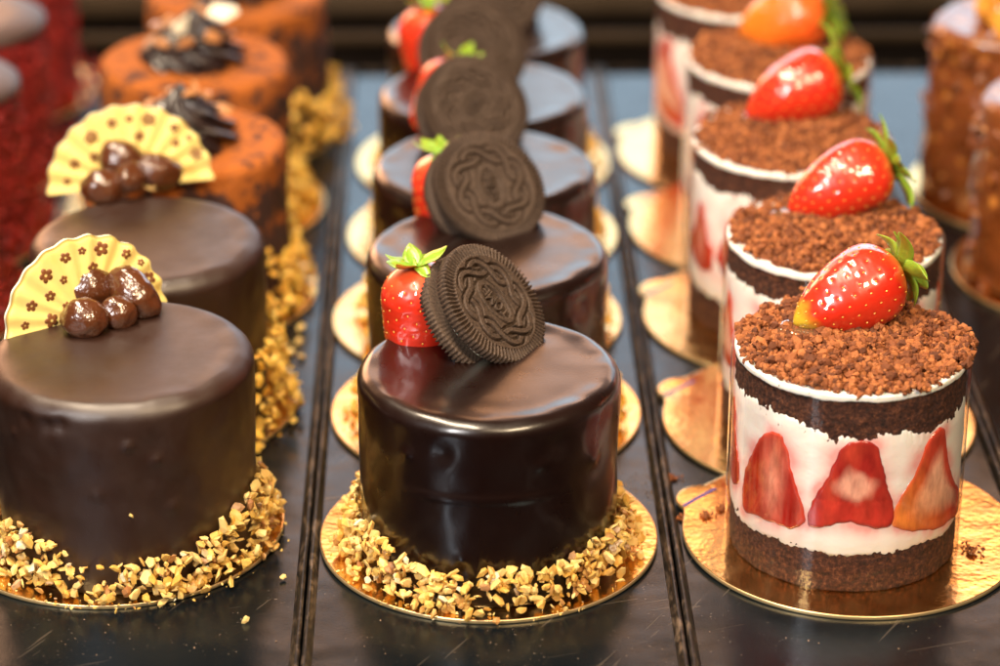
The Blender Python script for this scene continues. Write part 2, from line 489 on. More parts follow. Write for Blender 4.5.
# ------------------------------------------------------------------ middle row: cookie cakes
body_mid = mk('cake_body', *cake_body(3.92, 6.0, .40, 3.1, lump=.035, taper=.05, foot=.22,
    groove=(3.5, 3.95, 5.3, .055),
    bumps=[(4.05, 4.75, .14, .07), (4.35, 5.05, .3, -.05), (5.25, 5.15, .35, -.06), (5.1, 4.6, .16, .05), (3.85, .8, .5, .14), (4.9, .9, .4, .07), (5.6, 4.2, .25, .05), (4.5, 1.6, .18, .05)]), CHOC)
def hmid(a):
    return 1.15 + .35 * math.cos(a) ** 2 + .3 * noise.noise(Vector((math.cos(a) * 2.4, math.sin(a) * 2.4, 1.5)))
nut_front = nut_ring(960, 3.98, 11, hmid)
nut_back = nut_ring(380, 3.98, 12, lambda a: 1.5 + .8 * noise.noise(Vector((math.cos(a) * 2, math.sin(a) * 2, 4))), mat=NUT2)
ORD = ['nearest', 'second', 'third', 'fourth', 'farthest']
cake0 = None
for i in range(5):
    lab = ['glossy dark chocolate cake at the front centre, topped by the sharpest cookie',
           'dark chocolate cake directly behind the front centre one, second of the cookie row',
           'blurred dark chocolate cake in the middle of the cookie row, third from the front',
           'blurred chocolate cake with pale shiny top, fourth in the cookie row',
           'most blurred chocolate cake at the far end of the cookie row'][i]
    rot = (Matrix.Rotation(TILT, 3, 'X') @ Matrix.Rotation([0, .35, -.5, 2.2, 1.1][i], 3, 'Z')).to_euler()
    if i == 0:
        cake0 = thing('chocolate_cake', lab, 'cake', (MIDX[0], MIDY[0], UP), rot, 'chocolate cakes topped with a cookie')
        part('glaze', body_mid, cake0)
        n = part('chopped_nuts', nut_front, cake0); n['kind'] = 'stuff'
    else:
        c = dup(cake0, (MIDX[i], MIDY[i], UP), rot, lab)
        for ch in kidtree(c):
            if ch.name.startswith('chopped_nuts'): ch.data = nut_back

# ------------------------------------------------------------------ the embossed cookie
def cookie_face_height(x, y):
    """x, y arrays in radius units; height in working units"""
    r = np.hypot(x, y); ph = np.arctan2(y, x)
    h = np.zeros_like(r)
    def groove(d, w, soft=.012): return 1 - np.clip((np.abs(d) - w) / soft, 0, 1)
    # braid: two strands with four waves each round an oval
    def wrap(a): return (a + PI) % (2 * PI) - PI
    rc = .565 + .030 * np.cos(2 * ph)
    amp = .108
    strands = []
    for sgn in (1, -1):
        rr = rc + sgn * amp * np.sin(4 * ph)
        slope = sgn * amp * 4 * np.cos(4 * ph) / np.maximum(rr, .1)
        d = (r - rr) / np.sqrt(1 + slope ** 2)
        strands.append(d)
    depth = .16
    w, g = .034, .040
    k = np.floor((ph + PI + PI / 8) / (PI / 4)).astype(int) % 2         # which strand runs over at this crossing
    d1, d2 = strands
    over = np.where(k == 0, d1, d2); under = np.where(k == 0, d2, d1)
    def band(d): return 1 - np.clip((np.abs(d) - w) / .012, 0, 1)
    def trench(d): return (1 - np.clip((np.abs(d) - (w + g)) / .014, 0, 1))
    hb = np.zeros_like(r)
    hb = np.minimum(hb, -depth * trench(under)); hb = np.maximum(hb, -depth + depth * 1.05 * band(under))  * (trench(under) > 0)
    hb = np.where(trench(over) > 0, -depth * trench(over) + 0 * hb, hb)
    hb = np.where((band(over) > 0), np.maximum(hb, -depth + 1.12 * depth * band(over)), hb)
    # eye lenses between the strands
    sep = amp * np.abs(np.sin(4 * ph))
    eye = (sep > .070) & (np.abs(r - rc) < sep - .03)
    le = np.abs(r - rc) / np.maximum(sep - .066, 1e-3)
    fl = np.where(eye & (trench(over) <= 0.5) & (trench(under) <= 0.5), 1, 0)
    hb = np.where(fl == 1, np.where(le < .42, -.01, -depth * .9), hb)
    h = np.where(r < .76, hb, h)
    # oval cartouche
    ox, oy = .355, .205
    e = np.sqrt((x / ox) ** 2 + (y / oy) ** 2); de = (e - 1) * np.minimum(ox, oy) * 1.15
    h = np.where((de > .028) & (de < .062) , -depth * .9, h)
    h = np.where(np.abs(de) <= .028, .012, h)
    h = np.where(de < -.028, -depth * .75, h)
    # lettering
    seg = []
    def letter(cx, strokes, sx=.055, sy=.085):
        for (a, b, c, d) in strokes: seg.append((cx + a * sx, b * sy, cx + c * sx, d * sy))
    letter(-.215, [(-1, 1, 1, 1), (0, 1, 0, -1)], sy=.075)
    oct_ = [(math.cos(t), math.sin(t)) for t in np.linspace(0, 2 * PI, 11)]
    letter(-.075, [(*oct_[i], *oct_[i + 1]) for i in range(10)], sx=.055, sy=.095)
    letter(.080, [(-1, -1, -1, 1), (-1, 1, 0, -.2), (0, -.2, 1, 1), (1, 1, 1, -1)], sx=.062, sy=.09)
    letter(.225, [(-1, -1, -1, 1), (-1, 1, 1, 1), (-1, 0, .8, 0), (-1, -1, 1, -1)], sx=.045, sy=.072)
    dl = np.full_like(r, 9.)
    for (ax, ay, bx, by) in seg:
        vx, vy = bx - ax, by - ay; t = np.clip(((x - ax) * vx + (y - ay) * vy) / (vx * vx + vy * vy), 0, 1)
        dl = np.minimum(dl, np.hypot(x - ax - t * vx, y - ay - t * vy))
    h = np.where((de < -.02), np.maximum(h, -depth * .75 + depth * .8 * (1 - np.clip((dl - .012) / .010, 0, 1))), h)
    # rim ridges
    ridge = .5 + .5 * np.cos(84 * ph); ridge = np.clip((ridge - .25) / .5, 0, 1)
    m1 = np.clip((r - .79) / .015, 0, 1)
    h = np.where(r > .77, h - .095 * (1 - ridge) * m1, h)
    return h
WR, WT = 2.03, .42
def wafer_mesh():
    n = 840; rad = np.concatenate([np.linspace(.012, .76, 112), np.linspace(.768, .985, 24), [.995, 1.0]])
    ph = np.arange(n) * 2 * PI / n
    Rg, Pg = np.meshgrid(rad, ph, indexing='ij')
    X, Y = Rg * np.cos(Pg), Rg * np.sin(Pg)
    Hh = cookie_face_height(X, Y)
    scal = .5 + .5 * np.cos(84 * Pg)
    edge = np.clip((Rg - .9) / .1, 0, 1)
    rr = Rg * (1 - .020 * (1 - scal) * edge)
    rng = np.random.RandomState(3)
    Z = WT / 2 + Hh - .10 * np.clip((Rg - .975) / .025, 0, 1) ** 2 + rng.normal(0, .003, Hh.shape) + .02 * np.sin(X * 9 + 3 * np.sin(Y * 5)) * np.cos(Y * 7 + 2 * np.sin(X * 6)) * .5
    rr = rr * (1 + edge * (.006 * np.sin(Pg * 11 + 1) * np.sin(Pg * 5) - .022 * np.exp(-((Pg - 2.2) / .06) ** 2) - .016 * np.exp(-((Pg - 5.1) / .04) ** 2) + rng.normal(0, .0022, Hh.shape)))
    V = [Vector((0, 0, WT / 2 - .03))]
    P = np.stack([rr * np.cos(Pg) * WR, rr * np.sin(Pg) * WR, Z], -1).reshape(-1, 3)
    V += [Vector(p) for p in P.tolist()]
    K = len(rad)
    F = [(0, 1 + i, 1 + (i + 1) % n) for i in range(n)]
    for k in range(K - 1):
        a = 1 + k * n; b = a + n
        F += [(a + i, b + i, b + (i + 1) % n, a + (i + 1) % n) for i in range(n)]
    last = 1 + (K - 1) * n
    for s, z in ((1.0, 0.0), (.995, -WT / 2 + .04), (.97, -WT / 2), (.4, -WT / 2)):
        st = len(V)
        for i in range(n):
            sc_ = s * (1 - .020 * (1 - (.5 + .5 * math.cos(84 * ph[i]))) * (1 if s > .9 else 0))
            V.append(Vector((math.cos(ph[i]) * sc_ * WR, math.sin(ph[i]) * sc_ * WR, z)))
        F += [(last + i, st + i, st + (i + 1) % n, last + (i + 1) % n) for i in range(n)]
        last = st
    V.append(Vector((0, 0, -WT / 2))); c = len(V) - 1
    F += [(last + (i + 1) % n, last + i, c) for i in range(n)]
    return mk('wafer', V, F, WAFER)
WM = wafer_mesh()
GAP = .40
def filling():
    prof = [(0, -GAP / 2)] + [(1.44, -GAP / 2), (1.50, -GAP / 3), (1.53, 0), (1.50, GAP / 3), (1.44, GAP / 2)] + [(0, GAP / 2)]
    def f(p, a, r, z):
        if r < .1: return p
        k = max(0, noise.noise(Vector((math.cos(a) * 1.6, math.sin(a) * 1.6, 5.3)))) * .40
        return p * (1 + k * .55 / 1) if False else Vector((p.x * (1 + k * .6), p.y * (1 + k * .6), p.z))
    return mk('filling', *lathe(prof, 90, f), FILL)
FM = filling()
cook0 = None
def cookie(px, py, ztop, n, xdir, label, Y=None):
    global cook0
    n = n.normalized(); R = WR
    total = WT * 2 + GAP
    # front face centre: the lower edge of the cookie sinks a touch into the glaze
    cz = ztop - .10 + R * math.sqrt(1 - n.z ** 2)
    fc = at(px, py, cz)
    x = (xdir - n * xdir.dot(n)).normalized(); y = n.cross(x)
    rot = Matrix((x, y, n)).transposed().to_euler()
    loc = fc - n * (total / 2)
    if cook0 is None:
        cook0 = thing('sandwich_cookie', label, 'cookie', loc, rot, 'sandwich cookies on the chocolate cakes')
        a = part('wafer', WM, cook0); a.location = (0, 0, GAP / 2 + WT / 2)
        b = part('wafer', WM, cook0); b.location = (.03, -.02, -GAP / 2 - WT / 2); b.rotation_euler = (PI, 0, .4)
        part('cream_filling', FM, cook0)
        return cook0
    return dup(cook0, loc, rot, label)
TOPM = UP + 6.0
c1 = cookie(496, 301.5, TOPM, camvec(.644, .454, .617), camvec(-.79, .61, 0), 'sharp embossed cookie leaning right on the front centre cake')
c2 = cookie(491.5, 185.5, TOPM, camvec(.394, .355, .845), camvec(-.15, 1, 0), 'embossed cookie on the second cake of the middle row, slightly out of focus')
c3 = cookie(476, 105, TOPM, camvec(.30, .30, .90), camvec(.6, .8, 0), 'blurred cookie on the third cake of the middle row')
c4 = cookie(477, 47, TOPM, camvec(.28, .20, .93), camvec(-.8, .4, 0), 'heavily blurred cookie on the fourth cake of the middle row')
c5 = cookie(497, -14, TOPM, camvec(.25, .25, .90), camvec(.3, .9, 0), 'most blurred cookie, cut by the top edge of the photo')

# ------------------------------------------------------------------ strawberries
def berry_mesh(L, R, seed, mat, blunt=0.0, nseg=96, nrow=84):
    def rad(t):
        s = math.sin(PI * min(1, t * 1.0) ** .62) if t < 1 else 0
        base = (1 - (1 - min(t / .30, 1)) ** 2.2) ** .5 if t < .30 else 1
        u = max(0, (t - .30) / .70)
        end = (1 - u ** (2.0 + blunt * 2)) ** (.78 - .25 * blunt)
        return base * end
    prof = [(0, 0)]
    for i in range(1, nrow): prof.append((max(.002, R * rad(i / nrow)), L * i / nrow))
    prof.append((0, L))
    seeds = []
    N = 150; ga = PI * (3 - math.sqrt(5))
    for k in range(N):
        t = .07 + .88 * (k + .5) / N
        seeds.append((t, (k * ga) % (2 * PI)))
    spos = [Vector((R * rad(t) * math.cos(a), R * rad(t) * math.sin(a), L * t)) for t, a in seeds]
    from mathutils.kdtree import KDTree
    kd = KDTree(N)
    for i, p in enumerate(spos): kd.insert(p, i)
    kd.balance()
    def f(p, a, r, z):
        if r < .01: return p
        k = 1 + .09 * noise.noise(Vector((math.cos(a) * 1.1 + seed, math.sin(a) * 1.1, z * .5)))
        co, i, d = kd.find(p)
        dim = -.026 * math.exp(-(d / .065) ** 2) + .004 * math.exp(-((d - .14) / .05) ** 2)
        q = Vector((p.x * k, p.y * k * .93, p.z))
        return q + Vector((p.x, p.y, 0)).normalized() * dim
    V, F = lathe(prof, nseg, f)
    mi = [0] * len(F)
    iv, if_ = ico()
    for (t, a), p in zip(seeds, spos):
        if t > .97: continue
        k = 1 + .09 * noise.noise(Vector((math.cos(a) * 1.1 + seed, math.sin(a) * 1.1, p.z * .5)))
        c = Vector((p.x * k, p.y * k * .93, p.z)); d = Vector((p.x, p.y, 0)).normalized()
        c = c - d * .012
        tang = Vector((0, 0, 1)); bi = d.cross(tang)
        o = len(V)
        for q in iv: V.append(c + bi * q.x * .026 + tang * q.y * .046 + d * q.z * .022)
        F += [tuple(i + o for i in g) for g in if_]; mi += [1] * len(if_)
    return mk('berry', V, F, [mat, SEED], mi=mi)

def calyx_mesh(seed, n=8, ln=(.9, 1.5), curl=.55, width=.27):
    R = random.Random(seed); V = []; F = []
    for k in range(n):
        a = 2 * PI * k / n + R.uniform(-.25, .25); Ln = R.uniform(*ln); cu = R.uniform(-.4, 1.0) * curl; w0 = width * R.uniform(.8, 1.25)
        d = Vector((math.cos(a), math.sin(a), 0)); b = Vector((-math.sin(a), math.cos(a), 0))
        twist = R.uniform(-.5, .5)
        rows = []; M_ = 12
        for i in range(M_ + 1):
            t = i / M_; s = t * Ln
            zz = .02 - .05 * s + cu * (t ** 1.8) * Ln * -.9 + .10 * math.sin(t * 5 + seed) * t
            w = w0 * (math.sin(PI * min(1, .12 + t * .88)) ** .7) * (1 - .15 * t) if t < 1 else .004
            c = d * (.08 + s) + Vector((0, 0, zz))
            r_ = []
            for j, u in enumerate((-1, -.5, 0, .5, 1)):
                up = Vector((0, 0, 1)) * (-abs(u) * w * .35 - (u * twist * w * t))
                r_.append(c + b * u * w + up)
            rows.append(r_)
        for side in (0, 1):
            off = len(V)
            for r_ in rows:
                for p in r_: V.append(p + Vector((0, 0, -.022 * side)))
            for i in range(M_):
                for j in range(4):
                    q = (off + i * 5 + j, off + i * 5 + j + 1, off + (i + 1) * 5 + j + 1, off + (i + 1) * 5 + j)
                    F.append(q if not side else tuple(reversed(q)))
        top = off - (M_ + 1) * 5
        for i in range(M_):
            F.append((top + i * 5, top + (i + 1) * 5, off + (i + 1) * 5, off + i * 5))
            F.append((top + i * 5 + 4, off + i * 5 + 4, off + (i + 1) * 5 + 4, top + (i + 1) * 5 + 4))
    V2, F2 = lathe([(.0, -.10), (.22, -.06), (.16, .0), (.07, .06), (.05, .25), (.0, .26)], 16)
    V2 = [Vector((v.x, v.y, -v.z + .02)) for v in V2]
    V, F = join((V, F), (V2, F2))
    return mk('calyx', V, F, LEAF)

def axis_rot(z, roll=0):
    z = z.normalized(); up = Vector((0, 0, 1))
    x = up.cross(z)
    if x.length < 1e-3: x = Vector((1, 0, 0))
    x.normalize(); y = z.cross(x)
    return (Matrix((x, y, z)).transposed() @ Matrix.Rotation(roll, 3, 'Z')).to_euler()

# ---- middle row berries: upright, calyx up, tip sunk in the glaze
BM_UP = berry_mesh(3.5, 1.28, 2.0, BERRY, blunt=.8)
CAL_UP = calyx_mesh(4, 7, (.6, 1.0), .9)
ub = None
def up_berry(pos, axis, roll, label):
    global ub
    rot = axis_rot(axis, roll)
    if ub is None:
        ub = thing('strawberry', label, 'strawberry', pos, rot, 'glazed strawberries behind the cookies')
        part('fruit', BM_UP, ub); part('calyx', CAL_UP, ub)
        return ub
    return dup(ub, pos, rot, label)
def place_up(px, py, lean, roll, label, dy=1.35, up=2.28):
    foot = at(px, py, TOPM)              # where the fruit meets the glaze at its front
    foot = foot + Vector((0, dy, 0))
    ax = Vector(lean).normalized()       # calyx -> tip
    head = foot - ax * up
    up_berry(head, ax, roll, label)
    return foot
f1 = place_up(423, 350, (.10, .05, -1), 1.2, 'glazed red strawberry behind the sharp cookie on the front centre cake')
f2 = place_up(450, 240, (.10, .0, -1), 1.9, 'glazed strawberry mostly hidden behind the second cookie', 2.9, 1.95)
f3 = place_up(441, 141, (-.40, .02, -1), .4, 'blurred strawberry behind the third cookie, one green leaf showing above it', 2.9, 2.15)
f4 = place_up(432, 82, (.05, .02, -1), 3.6, 'blurred bright red strawberry left of the fourth cookie', 2.4)
f5 = place_up(462, 8, (.1, .02, -1), 5.0, 'most blurred strawberry beside the farthest cookie', 2.4)

# glaze skirt where strawberry and cookie meet the top
def pool_mesh(rx, ry, h, mat, seed):
    prof = [(0, 0), (1.0, 0), (1.0, .15), (.96, .45), (.88, .75), (.75, .95), (.5, 1.0), (0, 1.0)]
    def f(p, a, r, z):
        k = 1 + .12 * noise.noise(Vector((math.cos(a) * 1.5 + seed, math.sin(a) * 1.5, 0)))
        return Vector((p.x * rx * k, p.y * ry * k, z * h))
    return mk('pool', *lathe(prof, 72, f), mat)

# ------------------------------------------------------------------ right row: strawberry cups
CRAD = 3.60
cx0, cy0 = RX[0], RY[0]
def cyl_hit(px, py, R, cx=cx0, cy=cy0):
    r = ray(px, py); ox, oy = CAMX - cx, CAMY - cy
    A_ = r.x ** 2 + r.y ** 2; B_ = 2 * (ox * r.x + oy * r.y); C_ = ox * ox + oy * oy - R * R
    dsc = B_ * B_ - 4 * A_ * C_
    if dsc < 0: dsc = 0
    t = (-B_ - math.sqrt(dsc)) / (2 * A_)
    return math.atan2(oy + r.y * t, ox + r.x * t), CH + r.z * t - UP

def fbm(a, s, o=4, f=1.0, seed=0.0):
    v = 0; am = 1; fr = f
    for _ in range(o):
        v += am * noise.noise(Vector((math.cos(a) * fr, math.sin(a) * fr, seed + s))); am *= .62; fr *= 2.1
    return v
def zl(a): return 1.18 + .14 * fbm(a, 1, 4, 2.0) + .03 * noise.noise(Vector((math.cos(a) * 30, math.sin(a) * 30, 1)))
def zu(a): return 5.44 + .25 * math.exp(-((a % (2 * PI) - 3.75) / .6) ** 2) + .20 * fbm(a, 2, 5, 2.2) + .07 * noise.noise(Vector((math.cos(a) * 34, math.sin(a) * 34, 2))) - .17 * math.cos(a - 4.9)
def zr(a): return 6.36 + .05 * fbm(a, 3, 4, 4.0)
CUPH = 6.62

def sponge_ring(z0, z1, seed):
    prof = [(0, z0), (3.3, z0)]
    n = 26
    for i in range(n + 1): prof.append((3.455, z0 + .02 + (z1 - z0 - .04) * i / n))
    prof += [(3.3, z1), (0, z1)]
    def f(p, a, r, z):
        if r < 3.4: return p
        k = noise.noise(Vector((p.x * 2.2, p.y * 2.2, p.z * 3 + seed))) * .035 + noise.noise(Vector((p.x * 8, p.y * 8, p.z * 8 + seed))) * .035
        return Vector((p.x * (1 + k / 3.4), p.y * (1 + k / 3.4), p.z))
    return mk('sponge', *lathe(prof, 420, f), SPONGE)
def cream_band(lo, hi, R, inner=3.1, seed=0, nz=16, juice=None):
    prof = [(inner, 0.0), (R - .03, 0.0)] + [(R, .03 + .94 * i / nz) for i in range(nz + 1)] + [(R - .03, 1.0), (inner, 1.0)]
    def f(p, a, r, t):
        z = lo(a) + (hi(a) - lo(a)) * t
        e = min(t, 1 - t) * 2
        k = 1
        if r > R - .05: k = 1 - .012 * (1 - min(1, e * 5)) + .006 * noise.noise(Vector((p.x * 1.1, p.y * 1.1, z * 1.4 + seed)))
        return Vector((p.x * k, p.y * k, z))
    V, F = lathe(prof, 720, f)
    P = np.array([tuple(v) for v in V]); th = np.arctan2(P[:, 1], P[:, 0]); k = np.zeros(len(P))
    for o_, kd_ in (juice or []):
        O = np.array(o_); d = np.full(len(P), 9.)
        for q in range(len(O)):
            a, b = O[q], O[(q + 1) % len(O)]
            for t in (0, .33, .66):
                c_ = a + (b - a) * t
                da = (th - c_[0] + PI) % (2 * PI) - PI
                d = np.minimum(d, np.hypot(da * CRAD, P[:, 2] - c_[1]))
        k = np.maximum(k, np.exp(-d / .28) * 1.25)
    k *= np.array([max(0, .75 + 1.1 * noise.noise(Vector((v.x * 1.6, v.y * 1.6, v.z * 1.6)))) for v in V])
    k = np.clip(k, 0, 1)
    return mk('cream', V, F, CREAM, cols=[(q, q, q, 1) for q in k.tolist()])

def slice_mesh(outline, kind, seed):
    """outline: (theta, z) points round a cut berry pressed against the film"""
    P = [Vector((a * CRAD, z)) for a, z in outline]
    # smooth closed outline
    n = 120; pts = []
    N = len(P)
    for i in range(n):
        u = i / n * N; k = int(u); t = u - k
        p0, p1, p2, p3 = P[(k - 1) % N], P[k % N], P[(k + 1) % N], P[(k + 2) % N]
        pts.append(.5 * ((2 * p1) + (p2 - p0) * t + (2 * p0 - 5 * p1 + 4 * p2 - p3) * t * t + (3 * p1 - p0 - 3 * p2 + p3) * t ** 3))
    pts = [p + Vector((noise.noise(Vector((p.x * 4, p.y * 4, seed))), noise.noise(Vector((p.x * 4, p.y * 4, seed + 9))))) * .07 for p in pts]
    c = sum(pts, Vector((0, 0))) / n
    x0, x1 = min(p.x for p in pts), max(p.x for p in pts); y0, y1 = min(p.y for p in pts), max(p.y for p in pts)
    V, F, Cc = [], [], []
    rows = 22
    def col(s, u, v):
        nz = noise.noise(Vector((u * 2.5 + seed, v * 2.5, 0))); fib = noise.noise(Vector((u * 12 + seed, v * 2.0, 4)))
        deep = Vector((.36, .022, .016)); red = Vector((.62, .070, .035)); pale = Vector((.92, .50, .36)); orange = Vector((.85, .30, .05)); dark = Vector((.20, .004, .008))
        if kind == 0:
            k = max(0, 1 - abs(u - .1) * 2.2) * max(0, 1 - abs(v - .5) * 1.8); c_ = deep.lerp(red, min(1, .45 + nz * .6)); c_ = c_.lerp(pale, k * .55 + .1 * fib)
        elif kind == 1:
            c_ = deep.lerp(red, min(1, max(0, .3 + nz)))
            d = math.hypot((u - .05) / .42, (v - .50) / .17) + .5 * noise.noise(Vector((u * 4, v * 5, 8)))
            c_ = c_.lerp(pale, max(0, min(.75, (1.25 - d) * 1.1)))
            if v < .33: c_ = c_.lerp(Vector((.62, .05, .03)), .6)
        else:
            k = max(0, min(1, (.72 - s) * 3.0 + .3 * nz)); c_ = red.lerp(pale, k)
            c_ = c_.lerp(orange, max(0, min(1, (-u * .9 + .1) + (.4 - v))) * .8)
            c_ = c_.lerp(Vector((.62, .02, .015)), max(0, min(1, (u - .45) * 4)))
            c_ = c_ * (1 + .12 * fib)
        c_ = c_ * (1 + .35 * noise.noise(Vector((u * 5 + seed, v * 5, 2))) + .15 * noise.noise(Vector((u * 14 + seed, v * 14, 2))))
        if s > .88: c_ = c_.lerp(dark if kind == 1 else red, (s - .88) * 5)
        return (max(0, c_.x), max(0, c_.y), max(0, c_.z), 1)
    def put(p, s):
        a = p.x / CRAD; R = 3.506 + .030 * (1 - max(0, (s - .9) / .1) ** 2) if s < 1.01 else 3.40
        u = (p.x - (x0 + x1) / 2) / ((x1 - x0) / 2); v = (p.y - y0) / (y1 - y0)
        V.append(Vector((R * math.cos(a), R * math.sin(a), p.y))); Cc.append(col(min(1, s), u, v))
    put(c, 0)
    for k in range(1, rows + 1):
        s = k / rows
        for p in pts: put(c + (p - c) * s, s)
    for p in pts: put(p, 1.2)
    for i in range(n): F.append((0, 1 + i, 1 + (i + 1) % n))
    for k in range(rows):
        a = 1 + k * n; b = a + n
        for i in range(n): j = (i + 1) % n; F.append((a + i, b + i, b + j, a + j))
    # outlines run clockwise or not: keep the outward side facing out
    me = mk('slice', V, F, SLICE, cols=Cc)
    import bmesh
    bm = bmesh.new(); bm.from_mesh(me); bmesh.ops.recalc_face_normals(bm, faces=bm.faces)
    ff = bm.faces[:]; cnt = sum(1 for f in ff if f.normal.x * f.calc_center_median().x + f.normal.y * f.calc_center_median().y > 0)
    if cnt < len(ff) / 2: bmesh.ops.reverse_faces(bm, faces=ff)
    bm.to_mesh(me); bm.free()
    return me
def smooth_shapes(pxs): return [cyl_hit(x, y, 3.52) for x, y in pxs]
S1 = smooth_shapes([(742, 492), (744, 472), (752, 450), (762, 433), (771, 429), (781, 434), (787, 447), (790, 465), (796, 485), (803, 505), (803, 522), (790, 527), (772, 521), (754, 514), (743, 508)])
S2 = smooth_shapes([(808, 525), (809, 508), (818, 490), (830, 470), (839, 449), (851, 440), (866, 438), (878, 446), (884, 465), (888, 485), (893, 500), (892, 522), (878, 527), (850, 521), (825, 524)])
S3 = smooth_shapes([(893, 520), (898, 500), (910, 480), (921, 455), (929, 438), (938, 428), (945, 427), (947, 440), (949, 460), (954, 478), (959, 490), (959, 508), (952, 518), (940, 526), (915, 530), (899, 528)])
slices = [(S1, 0), (S2, 1), (S3, 2)]
aa = [np.mean([p[0] for p in s]) for s, _ in slices]
R_ = random.Random(5)
start = max(p[0] for p in S3) + .30; end = min(p[0] for p in S1) + 2 * PI - .06
na = 6; stp = (end - start) / na
for i in range(na):
    c = start + stp * (i + .5); w = stp * .44; top = R_.uniform(4.6, 5.2); bt = R_.uniform(2.1, 2.35)
    slices.append(([(c - w, bt + .5), (c - w * .8, bt + 1.1), (c - w * .45, top - .8), (c - w * .1, top), (c + w * .25, top - .2), (c + w * .6, top - 1.2), (c + w * .95, bt + .9), (c + w, bt + .2), (c + w * .4, bt - .1), (c - w * .5, bt)], R_.choice([0, 2, 1])))

def crumb_top(seed, n=3600, overhang=None):
    rr = random.Random(seed); it = []
    def mound(x, y):
        r = math.hypot(x, y)
        b = CUPH - .02 + .22 * (1 - (r / 3.6) ** 2) + .13 * noise.noise(Vector((x * .8 + seed, y * .8, 0))) + .17 * noise.noise(Vector((x * 1.9, y * 1.9, seed)))
        return b
    k = 0
    while k < n:
        x, y = rr.uniform(-4, 4), rr.uniform(-4, 4); r = math.hypot(x, y); a = math.atan2(y, x)
        lim = 3.43 + .10 * noise.noise(Vector((math.cos(a) * 6, math.sin(a) * 6, seed)))
        if overhang: lim += overhang(a)
        if r > lim: continue
        cl = noise.noise(Vector((x * 3.2, y * 3.2, seed + 3)))
        z = mound(x, y) + .34 * max(0, cl) + rr.uniform(-.05, .08)
        if r > 3.5: z -= (r - 3.5) * .5
        s = rr.choice([rr.uniform(.03, .06), rr.uniform(.045, .085), rr.uniform(.08, .145)])
        if rr.random() < .03: s = rr.uniform(.14, .21)
        v, f = ico()
        Q = rrot(rr)
        v = [Q @ Vector((p.x * s * 1.15, p.y * s, p.z * s * .85)) * rr.uniform(.72, 1.28) for p in v]
        it.append(((v, f), Vector((x, y, z)))); k += 1
    V, F = pieces(it)
    prof = [(0, 0), (3.4, 0), (3.42, .1), (3.2, .2)] + [(3.2 * (1 - i / 12), .2) for i in range(1, 12)] + [(0, .2)]
    def f(p, a, r, z):
        if z < .15: return Vector((p.x, p.y, CUPH - .25))
        return Vector((p.x, p.y, mound(p.x, p.y) - .02))
    V, F = join((V, F), lathe(prof, 60, f))
    return mk('crumbs', V, F, CRUMB, smooth=False)

def film_mesh():
    n = 360; V = []; F = []
    zs = [0.01 + (CUPH - .03) * i / 8 for i in range(9)]
    a0 = math.radians(203); 
    tot = 2 * PI + .30
    for th in (0, .012):
        for i in range(n + 1):
            t = i / n; a = a0 + tot * t; r = CRAD + .035 * t + .012 * noise.noise(Vector((math.cos(a) * 1.6, math.sin(a) * 1.6, 2))) 
            for z in zs: V.append(Vector(((r) * math.cos(a), (r) * math.sin(a), z)))
        break
    m_ = len(zs)
    for i in range(n):
        for j in range(m_ - 1):
            F.append((i * m_ + j, (i + 1) * m_ + j, (i + 1) * m_ + j + 1, i * m_ + j + 1))
    return mk('film', V, F, FILM)

cup = thing('strawberry_cup', 'tiered sponge and cream dessert in a clear sleeve, nearest of the right row', 'dessert', (RX[0], RY[0], UP),
            Matrix.Rotation(TILT, 3, 'X').to_euler(), 'strawberry and cream desserts in clear sleeves')
part('sponge_layer', sponge_ring(0.0, 1.75, 1), cup)
part('sponge_layer', sponge_ring(4.9, CUPH - .2, 9), cup)
part('cream_layer', cream_band(zl, zu, 3.50, nz=44, juice=slices), cup)
part('cream_rim', cream_band(zr, lambda a: CUPH - .04 + .03 * fbm(a, 7, 3, 5), 3.52, seed=4, nz=6), cup)
for i, (o_, k_) in enumerate(slices):
    sl = part('strawberry_slice', slice_mesh(o_, k_, i * 1.7), cup)
    if i < 3: sl['label'] = ['deep red strawberry slice', 'dark red strawberry slice with a pale heart', 'peach coloured strawberry slice with a red edge'][i]
ct1 = part('crumb_topping', crumb_top(3, 6000, overhang=lambda a: .30 * math.exp(-((a - .10) / .5) ** 2) + .16 * math.exp(-((a + 1.1) / .3) ** 2)), cup)
part('clear_sleeve', film_mesh(), cup)
CT2 = crumb_top(8, 3200)
for i in range(1, 5):
    d = dup(cup, (RX[i], RY[i], UP), (Matrix.Rotation(TILT, 3, 'X') @ Matrix.Rotation([0, .7, 2.0, 3.3, 4.4][i], 3, 'Z')).to_euler(),
            ['', 'second strawberry cup from the front, cream and crumbs showing behind the nearest one', 'third strawberry cup from the front, softly blurred',
             'fourth strawberry cup from the front, blurred, below an orange-red berry', 'farthest strawberry cup, cut by the top edge, its left side glowing'][i])
    for ch in kidtree(d):
        if ch.name.startswith('crumb_topping'): ch.data = CT2

